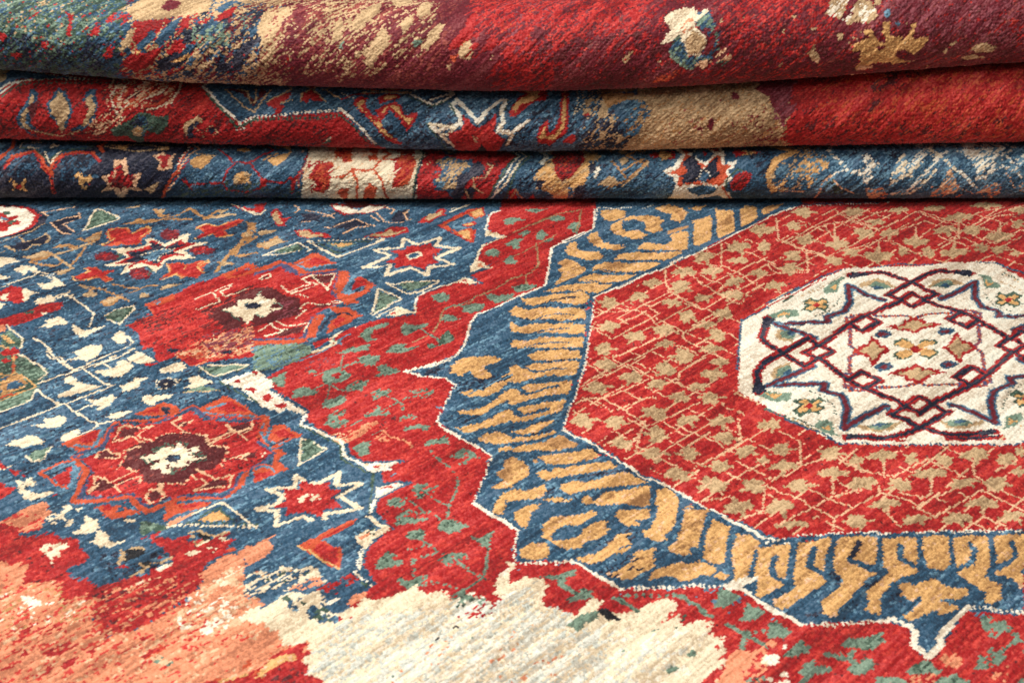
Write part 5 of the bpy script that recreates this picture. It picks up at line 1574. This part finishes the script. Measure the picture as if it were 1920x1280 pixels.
FOLD_TOP = '''
@0 0 3
@0 0 3
# mottled blue-green left end
s:-300,-200 620,-200 740,100 700,260 640,460 -300,440
B%.4:-300,-200 760,-200 900,100 760,480 -300,480
N%.4:-300,180 700,260 740,480 -300,480;480,200 720,160 700,400 500,400
S%.33:-300,-200 700,-200 640,200 300,260 -300,180
T%.16:-300,-200 760,-200 700,160 -300,260
R%.12:-300,-100 760,0 740,300 -300,480
L%.12:-300,-200 760,-200 700,220 -300,260
R:370,70 410,90 400,210 370,200 390,130;540,120 570,130 550,200 500,200;230,230 270,250 260,280 230,270;60,300 120,300 120,330 60,325;610,260 650,250 620,340 570,330;-60,160 40,200 30,230 -60,220;590,120 640,70 760,60 760,130 700,140 680,100 620,130
# tan ground with slanting streaks
T~9:720,-200 2600,-200 2520,100 2300,500 760,500 690,270 760,120 740,0
B%.4:700,-200 1300,-200 1500,120 1480,420 680,480
N%.3:900,120 1500,60 1440,440 1000,460 860,420
R%.3:700,120 1200,60 1100,300 1000,420 700,440
M%.3:1300,60 1700,-60 1900,300 1800,520 1000,500
R:750,120 830,110 920,110 900,170 820,240 760,260 740,200;680,350 740,300 820,300 920,260 850,370 760,410 700,380;1200,110 1250,70 1340,30 1300,90 1220,120;940,300 980,230 1050,220 1040,270 960,320;1020,100 1070,95 1060,160 1010,150
B:760,270 830,190 870,160 870,200 800,280;870,230 960,120 1010,95 1000,150 940,230 880,260;1070,180 1190,110 1260,130 1250,180 1140,200;1540,70 1610,20 1600,50 1550,80;1200,60 1300,0 1340,10 1250,70;1400,170 1500,80 1500,110 1440,190 1400,220;700,130 740,120 720,200 690,230;960,340 1080,250 1100,280 1000,370
N:880,340 980,300 1080,320 1000,380 900,400;1040,180 1130,130 1150,150 1080,240 1020,250;1200,360 1260,350 1340,380 1320,420 1240,410;1310,300 1380,240 1480,190 1480,220 1380,310 1360,400 1300,380;1400,150 1460,70 1480,70 1420,150;1100,60 1180,50 1160,80
S%.5:1060,160 1260,130 1300,250 1100,280;1330,100 1420,80 1380,160
T:720,170 760,160 740,230 690,300 680,270;820,280 880,250 850,300;1450,150 1480,80 1620,30 1660,60 1640,180 1540,260 1480,250;1460,340 1540,240 1600,220 1640,200 1620,300 1500,380;700,60 900,-40 1200,-40 1180,60 1000,90 780,120
G:960,350 1060,300 1080,320 1000,350;750,300 800,280 780,310
M:900,40 960,-10 1020,10 1000,40 940,60;1640,70 1700,60 1740,100 1700,120 1640,100;1640,200 1720,160 1760,130 1740,220 1660,260 1620,260
M%.55:1600,200 1920,100 1960,420 1700,520 1400,480
V%.3:1600,-40 1960,-40 1960,400 1500,480
R%.15:1300,300 1700,300 1500,500 1200,480
@640 0 3
M~9:620,-200 2100,-200 2100,560 -300,560 -260,300 0,200 200,120 300,-60
M%.55:-200,-200 700,-200 620,200 400,560 -300,560
T%.35:-200,-60 560,-40 500,300 100,440 -200,440
V%.25:-200,-60 700,-60 560,560 -200,560
T:130,350 170,240 230,150 260,170 260,260 200,340 150,390;450,280 500,170 560,120 580,140 540,230 480,280;420,60 460,10 510,20 500,80 440,100;330,140 400,80 410,110 350,200;40,180 90,80 180,20 240,10 200,80 100,160;-40,140 0,90 20,150 -20,230 -60,260;280,0 440,-40 380,30 300,40
T:680,240 720,225 740,290 730,340 680,330 650,310;830,310 855,320 845,345;1580,340 1620,280 1650,260 1640,300 1600,365;1760,360 1830,300 1800,350;1480,70 1560,30 1540,60;1600,80 1700,60;590,370 620,360 610,400
S:400,230 460,220 440,260 410,270;-20,250 10,240 0,280
R~9:620,-200 1700,-200 1700,60 1500,160 1200,260 1120,500 860,520 880,300 740,260 600,240 700,120 760,0
r%.35:700,-60 1600,-60 1500,160 1140,300 900,340 760,120
O%.12:740,40 1200,40 900,480
M%.35:760,-60 1500,-60 1900,300 1800,500 800,500
D%.3:1100,200 1900,160 1900,520 1000,520
m%.2:1000,0 1200,60 1160,300 900,300
R%.4:1400,-40 1900,-40 1800,280 1500,300
M:1540,80 1570,60 1590,90 1560,110;780,180 830,190 800,260 760,240;1080,140 1160,170 1140,230 1080,220
O%.4:680,230 730,225 720,280 680,280;590,330 660,300 640,350;1740,440 1900,380 1900,440 1760,470
# palmette
C:1820,90 1870,60 1930,40 2000,60 2010,110 1960,170 1900,220 1840,240 1800,250 1830,190 1860,170 1820,120
B:1850,280 1880,210 1960,180 1930,260 1960,320 2060,330 2100,280 2110,200 2050,140 1990,130 2000,70 2070,60 2110,150 2120,280 2090,330 1980,400 1900,360
@1280 0 3
S:-80,290 -40,220 0,180 -10,260 30,320 120,330 170,280 190,220 150,160 80,150 80,100 150,80 200,170 210,280 150,340 60,400 -20,370
B%.6:-80,290 0,180 30,320 150,290 190,220 80,150 150,90 205,200 190,300 60,390
C:0,60 60,40 90,90 130,40 140,60 90,110 60,130 80,160 130,210 130,260 90,320 30,310 0,240 -30,160 40,110
P%.4:-10,100 50,100 60,130 40,180 0,200
T:60,170 120,210 130,260 80,310 30,300 10,240
K%.5:200,290 260,300 280,340 200,350;70,360 160,340 140,400 80,390
K:210,290 230,270 260,320 280,340 200,345 180,320;100,340 160,350 130,390 90,380
s:190,350 260,345 200,390
# plum right side
M~9:160,-200 2600,-200 2600,480 0,560 0,420 120,400 270,350 240,260 200,160
R%.5:160,-200 760,-200 900,100 700,330 260,340 220,180
r%.15:160,-200 1000,-200 700,200 240,300
m%.42:900,-200 2600,-200 2600,300 1300,280 1000,160
V%.14:300,-200 2600,-200 2600,400 100,440
D%.35:200,160 1900,200 1900,420 0,480
R%.3:0,400 800,360 700,460 0,480;1840,120 2200,60 2200,240 1860,240
T:800,80 830,40 820,10 860,-20 930,-20 920,60 880,110 850,80;905,110 960,80 960,30 1000,-10 1060,0 1090,60 1100,100 1040,130 980,120 930,140
W%.4:800,80 860,-20 930,0 880,110;905,110 1000,0 1090,60 1040,130
T:1080,-20 1110,-30 1120,20 1080,30;960,-30 1060,-30 1000,10
G:1010,180 1060,165 1080,210 1120,250 1150,240 1130,180 1120,130 1170,125 1170,160 1160,200 1220,210 1240,230 1290,170 1290,130 1320,125 1310,170 1290,220 1310,220 1390,205 1350,270 1300,310 1240,280 1200,290 1200,330 1280,350 1200,360 1100,350 1060,370 960,390 1000,350 1000,290 960,290 950,250 1020,230 1050,220
T%.1:950,160 1390,130 1390,380 950,390
M:1080,270 1140,260 1120,290
T:710,300 740,250 760,300 775,340 740,350;870,190 900,180 905,220 880,225;720,155 760,150 750,170 730,170;1460,290 1490,280 1480,310;1500,250 1540,240 1520,265;1620,280 1680,240 1760,270 1740,300 1640,300;200,110 230,100 220,130;540,370 560,360 550,385;1560,330 1640,310 1700,330 1600,340;340,100 360,90 350,110;430,120 450,110;610,90 640,95 620,110;550,180 580,165 570,190
K:720,340 770,330 760,360;1000,370 1060,380 960,400;960,400 1080,370 1060,390
L*o:1150,75,20,20 1210,135,14,10

# finer flecks over the plum and crimson grounds
R%.2>M:300,-200 2600,-200 2600,480 -900,480
V%.1>M:300,-200 2600,-200 2600,480 -900,480
D%.16>M:-900,0 2600,0 2600,480 -900,480
D%.12>R:-900,-100 2600,-100 2600,480 -900,480
r%.22>R:-900,-200 2600,-200 2600,480 -900,480
t%.18>T:-1280,-200 2600,-200 2600,480 -1280,480
'''

# ------------------------------------------------------------------ the weave of each stretch
def flat_to(u, v): return field_xy(u, v)
FX0, FX1, FY0, FY1 = -0.92, 0.92, 0.56, 1.74
field_canvas = Canvas(FX0, FX1, FY0, FY1, flat_to, 'B')
paint(field_canvas, FIELD)

def medallion(canvas):
    """the ivory octagon: interlaced strapwork, the same in its four arms, drawn in the octagon's own axes"""
    cx, cy = field_xy(1717.0, 652.0)
    def st(v, k): return v + (abs(v) - 0.93) * k * (1 if v > 0 else -1) if abs(v) > 0.93 else v
    def to(p, q):
        p, q = st(p, 0.55), st(q, 0.55 if q > 0 else 0.0)
        return cx + p * 0.1455 + q * 0.035, cy + p * 0.009 + q * 0.156
    keep, canvas.to_surface = canvas.to_surface, to
    rot = [lambda p, q: (p, q), lambda p, q: (-q, p), lambda p, q: (-p, -q), lambda p, q: (q, -p)]
    both = (1, -1)
    def four(key, pts, w=None, dots=0.0, mirror=True):
        for f in rot:
            for m in (both if mirror else (1,)):
                P = [f(m * p, q) for p, q in pts]
                canvas.poly(key, P) if w is None else canvas.line(key, P, w, dots)
    def quad(key, pts, w=None, dots=0.0):
        for mp in both:
            for mq in both:
                P = [(mp * p, mq * q) for p, q in pts]
                canvas.poly(key, P) if w is None else canvas.line(key, P, w, dots)
    canvas.poly('W', [(1.17, .45), (1.17, -.45), (.55, -1.10), (-.54, -1.08), (-1.155, -.45), (-1.175, .44), (-.53, 1.13), (.55, 1.17)])
    # corner sprays and flowers
    quad('s', [(.66, .72), (.70, .80), (.76, .76), (.82, .81), (.88, .74), (.84, .68), (.88, .61), (.80, .58), (.76, .63), (.70, .58), (.65, .64), (.69, .68)])
    quad('G', [(.68, .72), (.71, .77), (.76, .72), (.82, .77), (.85, .73), (.80, .68), (.85, .62), (.80, .61), (.76, .66), (.70, .62), (.68, .65), (.73, .69)])
    quad('R', [(.73, .69), (.76, .73), (.80, .69), (.76, .65)])
    quad('S', [(.90, .52), (1.02, .50), (1.08, .45), (1.06, .54), (.98, .62), (.90, .60)])
    quad('G', [(.95, .53), (1.03, .52), (.98, .58)])
    quad('S', [(.60, .88), (.58, 1.00), (.54, 1.05), (.66, 1.00), (.72, .92), (.70, .86)])
    quad('G', [(.62, .92), (.60, .99), (.67, .95)])
    quad('s', [(.58, .80), (.60, .70), (.66, .58), (.78, .50)], 1, 2.6)
    quad('T', [(.88, .82), (.80, .90), (.72, .96)], 1.5, 3.0)
    # crescents between the arms
    four('T', [(.11, .90), (.18, .99), (.28, 1.02), (.40, .98), (.46, .90), (.36, .95), (.26, .96), (.17, .93)])
    four('S', [(.17, .93), (.22, .98), (.30, .99), (.36, .95), (.28, .90), (.22, .91)])
    four('B', [(.22, .93), (.28, .96), (.33, .93), (.28, .91)])
    # inner square and spokes, red and blue knots in turn
    for key, d, off in (('O', 0.0, 0.0), ('U', 2.4, 0.0)):
        four(key, [(.30, .49), (.08, .49), (0, .44)], 1.9, d)
        four(key, [(.40, .48), (.52, .48), (.52, .30)], 1.9, d)
    # steel-blue and wine zigzags
    z1 = [(1.02, .42), (.66, .42), (.68, .50), (.54, .58), (.50, .72), (.52, .96), (.38, .84), (.23, .73)]
    z2 = [(1.02, .42), (.90, .30), (.76, .20)]
    for z in (z1, z2):
        quad('L', z, 4.2); quad('B', z, 3.2); quad('M', z, 1.9)
    # strapwork: red selvedge, navy core
    strap = [(.50, .38), (.38, .50), (.08, .72), (.20, .81), (0, .97), (-.13, 1.05), (-.24, 1.08), (-.50, 1.06)]
    link = [(.38, .50), (.27, .40), (.40, .27), (.50, .38)]
    dia = [(0, .62), (.10, .72), (0, .83), (-.10, .72), (0, .62)]
    four('R', strap, 4.2); four('R', link, 4.2, mirror=False); four('R', dia, 3.8, mirror=False)
    four('N', [(.36, 1.05), (.50, 1.02), (.50, 1.09), (.34, 1.08)])
    four('N', strap, 2.0); four('N', link, 2.0, mirror=False); four('N', dia, 1.7, mirror=False)
    four('W', [(0, .68), (.05, .72), (0, .77), (-.05, .72)], mirror=False)
    # the heart: cross flower, four tan crosses, four dark eyes
    cross = [(0, .19), (.06, .25), (.16, .29), (.22, .33), (.10, .35), (.07, .42), (0, .46), (-.07, .42), (-.10, .35), (-.22, .33), (-.16, .29), (-.06, .25)]
    four('R', cross, mirror=False)
    four('T', [(p * .66, .32 + (q - .32) * .70) for p, q in cross], mirror=False)
    quad('B', [(.17, .22), (.20, .28), (.27, .28), (.31, .22), (.27, .17), (.20, .17)])
    quad('M', [(.19, .22), (.24, .26), (.28, .22), (.24, .19)])
    quad('s', [(.02, .02), (.03, .10), (.09, .14), (.16, .10), (.17, .04), (.10, .01)])
    quad('G', [(.0, .02), (.04, .09), (.09, .12), (.13, .09), (.15, .05), (.08, .0)])
    four('W', [(0, .06), (.03, .13), (-.03, .13)], mirror=False)
    canvas.poly('R', [(0, .05), (.05, 0), (0, -.05), (-.05, 0)])
    canvas.to_surface = keep
medallion(field_canvas)

def continue_pattern(canvas, target):
    """carry the design on past the surveyed stretch: target(x, s) -> the place whose knots repeat there"""
    n, m = canvas.g.shape
    A, B = np.meshgrid(np.arange(n) + canvas.a0, np.arange(m) + canvas.b0, indexing='ij')
    x, s = (A - B) * KNOT * Q, (A + B) * KNOT * Q
    x2, s2 = target(x, s)
    a = np.clip(np.rint((x2 + s2) * Q / KNOT).astype(int) - canvas.a0, 0, n - 1)
    b = np.clip(np.rint((s2 - x2) * Q / KNOT).astype(int) - canvas.b0, 0, m - 1)
    canvas.g = canvas.g[a, b]
MED_X = field_xy(1717.0, 652.0)[0]                          # the design is symmetrical about its medallion
def field_target(x, s):
    depth = s * math.cos(PITCH) + CAM_H * math.sin(PITCH)
    edge = 985.0 / F_PX * depth
    x2 = np.where(x > edge, 2 * MED_X - x, x)
    x2 = np.where(x2 < -edge, -2 * edge - x2, x2)
    s2 = np.where(s < 0.762, 1.524 - s, s)
    return x2, s2
continue_pattern(field_canvas, field_target)
folds = [Fold(k) for k in range(3)]
fold_canvas = []
for k, txt in enumerate((FOLD_LOW, FOLD_MID, FOLD_TOP)):
    c = Canvas(-1.0, 1.0, -0.30, 0.55, folds[k].from_px, 'BRM'[k])
    paint(c, txt)
    def fold_target(x, s, lo=-0.055, hi=(0.052, 0.06, 0.15)[k]):
        span = hi - lo
        u = np.mod(s - lo, 2 * span)
        s2 = lo + np.where(u > span, 2 * span - u, u)
        x2 = np.where(x > 0.70, 1.40 - x, np.where(x < -0.70, -1.40 - x, x))
        return x2, s2
    continue_pattern(c, fold_target)
    fold_canvas.append(c)

def yarn(canvas, x, s, strength, ridge=1.0):
    """colour and pile height of the points (x, s) of a stretch"""
    a = (x + s) * Q / KNOT - canvas.a0
    b = (s - x) * Q / KNOT - canvas.b0
    n, m = canvas.g.shape
    r1 = rng.random(x.shape); r2 = rng.random(x.shape)
    ai = np.clip(np.rint(a + (r1 - .5) * 0.3).astype(int), 0, n - 1)
    bi = np.clip(np.rint(b + (r2 - .5) * 0.3).astype(int), 0, m - 1)
    idx = canvas.g[ai, bi]
    col = PALARR[idx]
    lum = (col * (0.3, 0.6, 0.1)).sum(-1, keepdims=True)
    pale = np.clip(lum * 1.6, 0, 1)
    kr = np.random.default_rng(21).random((n, m))           # every knot is dyed a little differently
    kn = kr[ai, bi]
    fib = rng.random(x.shape)
    # abrash: yarn lots change along the rows of the weave, from broad bands to single rows and broken dashes; the light specks also paint in the wool's sheen
    t = 0.55 * vnoise(a / 60.0, b / 8.0, 33) + 0.42 * vnoise(a / 24.0, b / 1.9, 31) + 0.42 * vnoise(a / 6.0, b / 0.8, 32) \
        + 0.30 * np.minimum(0, 0.35 + vnoise(a / 45.0, b / 0.75, 34)) * 2.2 + 0.95 * (kn - .5) + 0.60 * (fib - .5)
    own = np.ones(len(KEYS)); own[[IDX[q] for q in 'BLNSs']] = 1.6; own[IDX['R']] = 1.1; own[[IDX[q] for q in 'GgPTt']] = 1.6; own[[IDX[q] for q in 'CWZYKS']] = 1.45
    t = (t * strength * own[idx])[..., None]
    dark = col * np.array([0.50, 0.46, 0.50]) * (1 - pale) + col * np.array([0.66, 0.60, 0.55]) * pale
    lite = (col * 1.42 + np.array([.060, .050, .043])) * (1 - pale) + np.minimum(col * 1.16 + .03, .93) * pale  # lighter yarn tone, with the silky fibre highlights painted into it
    c = col + (dark - col) * np.clip(-t, 0, 1.1) + (lite - col) * np.clip(t - 0.08, 0, 1.2) * 0.9
    da, db = a - np.rint(a), b - np.rint(b)
    bump = np.cos(math.pi * da) * np.cos(math.pi * db)
    h = 0.00080 * bump + 0.0011 * (kn - .5) + 0.00045 * (rng.random(x.shape) - .5) + ridge * (0.0010 * vnoise(a / 12.0, b / 1.4, 35) + 0.0011 * vnoise(a / 40.0, b / 4.0, 36))
    edge = (canvas.g[np.clip(ai + 1, 0, n - 1), bi] != idx) | (canvas.g[ai, np.clip(bi + 1, 0, m - 1)] != idx)
    h -= 0.0003 * edge
    return np.clip(c, 0.0015, 0.95), h

def wool(name):
    m = bpy.data.materials.new(name)
    m.use_nodes = True
    nt = m.node_tree
    bs = nt.nodes['Principled BSDF']
    at = nt.nodes.new('ShaderNodeVertexColor'); at.layer_name = 'yarn'
    tc = nt.nodes.new('ShaderNodeTexCoord')
    no = nt.nodes.new('ShaderNodeTexNoise'); no.inputs['Scale'].default_value = 900.0; no.inputs['Detail'].default_value = 3.0
    nt.links.new(tc.outputs['Object'], no.inputs['Vector'])
    bu = nt.nodes.new('ShaderNodeBump'); bu.inputs['Strength'].default_value = 0.55; bu.inputs['Distance'].default_value = 0.0006
    nt.links.new(no.outputs['Fac'], bu.inputs['Height'])
    nt.links.new(bu.outputs['Normal'], bs.inputs['Normal'])
    mr = nt.nodes.new('ShaderNodeMapRange')
    mr.inputs['From Min'].default_value, mr.inputs['From Max'].default_value = 0.3, 0.7
    mr.inputs['To Min'].default_value, mr.inputs['To Max'].default_value = 0.86, 1.14
    nt.links.new(no.outputs['Fac'], mr.inputs['Value'])
    mx = nt.nodes.new('ShaderNodeVectorMath'); mx.operation = 'SCALE'
    nt.links.new(at.outputs['Color'], mx.inputs[0]); nt.links.new(mr.outputs['Result'], mx.inputs['Scale'])
    nt.links.new(mx.outputs['Vector'], bs.inputs['Base Color'])
    bs.inputs['Roughness'].default_value = 0.62
    bs.inputs['Specular IOR Level'].default_value = 0.28
    bs.inputs['Sheen Weight'].default_value = 0.12
    bs.inputs['Sheen Roughness'].default_value = 0.5
    return m
WOOL = wool('knotted_wool')
def plain(name, rgb, rough=0.9):
    m = bpy.data.materials.new(name); m.use_nodes = True
    nt = m.node_tree; bs = nt.nodes['Principled BSDF']
    no = nt.nodes.new('ShaderNodeTexNoise'); no.inputs['Scale'].default_value = 60
    cr = nt.nodes.new('ShaderNodeValToRGB')
    cr.color_ramp.elements[0].color = (*[c * .75 for c in rgb], 1)
    cr.color_ramp.elements[1].color = (*[c * 1.2 for c in rgb], 1)
    nt.links.new(no.outputs['Fac'], cr.inputs['Fac']); nt.links.new(cr.outputs['Color'], bs.inputs['Base Color'])
    bs.inputs['Roughness'].default_value = rough
    return m
COTTON = plain('cotton_backing', (0.42, 0.36, 0.28))

rug = bpy.data.objects.new('folded_rug', None)
rug.location = (0, 1.2, 0)
scene.collection.objects.link(rug)
rug['label'] = 'red, blue and gold hand-knotted wool rug, spread flat in front and folded three times behind'
rug['category'] = 'rug'

def sheet(name, P, col, parent, thick):
    """a grid of points with a yarn colour each, closed below by its own backing"""
    nu, nv = P.shape[:2]
    # normals
    du = np.gradient(P, axis=0); dv = np.gradient(P, axis=1)
    N = np.cross(du, dv); N /= np.linalg.norm(N, axis=-1, keepdims=True) + 1e-12
    # the backing is a coarser copy of the rim-to-rim sheet, one thickness behind it
    ku, kv = sorted(set(list(range(0, nu, 24)) + [nu - 1])), sorted(set(list(range(0, nv, 12)) + [nv - 1]))
    back = (P - N * thick)[np.ix_(ku, kv)]
    V = P.reshape(-1, 3)
    ii = np.arange(nu * nv).reshape(nu, nv)
    F1 = np.stack([ii[:-1, :-1], ii[1:, :-1], ii[1:, 1:], ii[:-1, 1:]], -1).reshape(-1, 4)
    jj = np.arange(len(ku) * len(kv)).reshape(len(ku), len(kv)) + nu * nv
    F2 = np.stack([jj[:-1, :-1], jj[:-1, 1:], jj[1:, 1:], jj[1:, :-1]], -1).reshape(-1, 4)
    rims = []
    for side in range(4):
        if side == 0:   top = ii[ku, 0];  bot = jj[:, 0]
        elif side == 1: top = ii[ku, -1][::-1]; bot = jj[:, -1][::-1]
        elif side == 2: top = ii[0, kv][::-1]; bot = jj[0, :][::-1]
        else:           top = ii[-1, kv]; bot = jj[-1, :]
        rims.append(np.stack([top[:-1], bot[:-1], bot[1:], top[1:]], -1))
    F = np.concatenate([F1, F2] + rims).astype(np.int32)
    V = np.concatenate([V, back.reshape(-1, 3)]).astype(np.float32)
    me = bpy.data.meshes.new(name)
    me.vertices.add(len(V)); me.vertices.foreach_set('co', V.ravel())
    me.loops.add(len(F) * 4); me.loops.foreach_set('vertex_index', F.ravel())
    me.polygons.add(len(F)); me.polygons.foreach_set('loop_start', np.arange(0, len(F) * 4, 4, dtype=np.int32))
    mi = np.ones(len(F), np.int32); mi[:len(F1)] = 0
    me.materials.append(WOOL); me.materials.append(COTTON)
    me.polygons.foreach_set('material_index', mi)
    me.polygons.foreach_set('use_smooth', np.ones(len(F), bool))
    at = me.color_attributes.new('yarn', 'FLOAT_COLOR', 'POINT')
    C = np.ones((len(V), 4), np.float32); C[:nu * nv, :3] = col.reshape(-1, 3)
    at.data.foreach_set('color', C.ravel())
    me.update(calc_edges=True)
    o = bpy.data.objects.new(name, me)
    scene.collection.objects.link(o)
    o.parent = parent
    o.matrix_parent_inverse = parent.matrix_basis.inverted()
    return o

def spaced(edges, steps):
    out = []
    for (a, b), st in zip(zip(edges[:-1], edges[1:]), steps):
        out.append(np.arange(a, b, st))
    return np.concatenate(out + [np.array([edges[-1]])])

# the flat stretch
THICK = 0.009
xs = spaced([FX0, -0.74, -0.48, 0.48, 0.74, FX1], [.0024, .0010, .00078, .0010, .0024])
ys = spaced([FY0, 0.74, 1.00, 1.30, 1.69, FY1], [.0024, .0008, .00095, .0012, .003])
X, Y = np.meshgrid(xs, ys, indexing='ij')
col, h = yarn(field_canvas, X, Y, 1.0)
wave = 0.0016 * vnoise(X * 5 + 3, Y * 5, 61) + 0.0009 * vnoise(X * 13 + 3, Y * 13, 62) \
     + 0.0007 * vnoise((X + Y) * 7, (Y - X) * 40, 63)
P = np.stack([X, Y, h + wave - 0.0012], -1)
field = sheet('flat_stretch', P, col, rug, THICK)
field['label'] = 'flat foreground stretch with white octagon medallion in a red field, gold and blue band'

LAB = ('lowest fold, blue with stars, cream panel and diamonds', 'middle fold, red and blue with white star outline and tan patch',
       'topmost fold, crimson and plum with tan streaks and blue mottling')
for k, fo in enumerate(folds):
    half = fo.R0 * math.pi / 2
    xs = spaced([-0.95, -0.72, 0.72, 0.95], [.003, .00105, .003])
    back = (0.10, 0.10, 0.45)[k]
    ss = spaced([-half - 0.16, -half - 0.004, half + 0.004, half + back], [.004, .00105, .0016 if k == 2 else .004])
    X, S = np.meshgrid(xs, ss, indexing='ij')
    Yp, Zp = fo.point(X, S)
    col, h = yarn(fold_canvas[k], X, S, 1.1, 0.45)
    P = np.stack([X, Yp, Zp], -1)
    du = np.gradient(P, axis=0); dv = np.gradient(P, axis=1)
    N = np.cross(du, dv); N /= np.linalg.norm(N, axis=-1, keepdims=True) + 1e-12
    P = P + N * (h * 1.25 - 0.0010)[..., None]
    o = sheet('fold', P, col, rug, 0.008)
    o['label'] = LAB[k]

# ------------------------------------------------------------------ the floor below
me = bpy.data.meshes.new('floor')
z = -THICK - 0.006
me.from_pydata([(-3, -1.0, z), (3, -1.0, z), (3, 4, z), (-3, 4, z)], [], [(0, 1, 2, 3)])
fl = bpy.data.objects.new('floor', me)
me.materials.append(plain('grey_floor', (0.30, 0.29, 0.27), 0.7))
scene.collection.objects.link(fl)
fl['kind'] = 'structure'
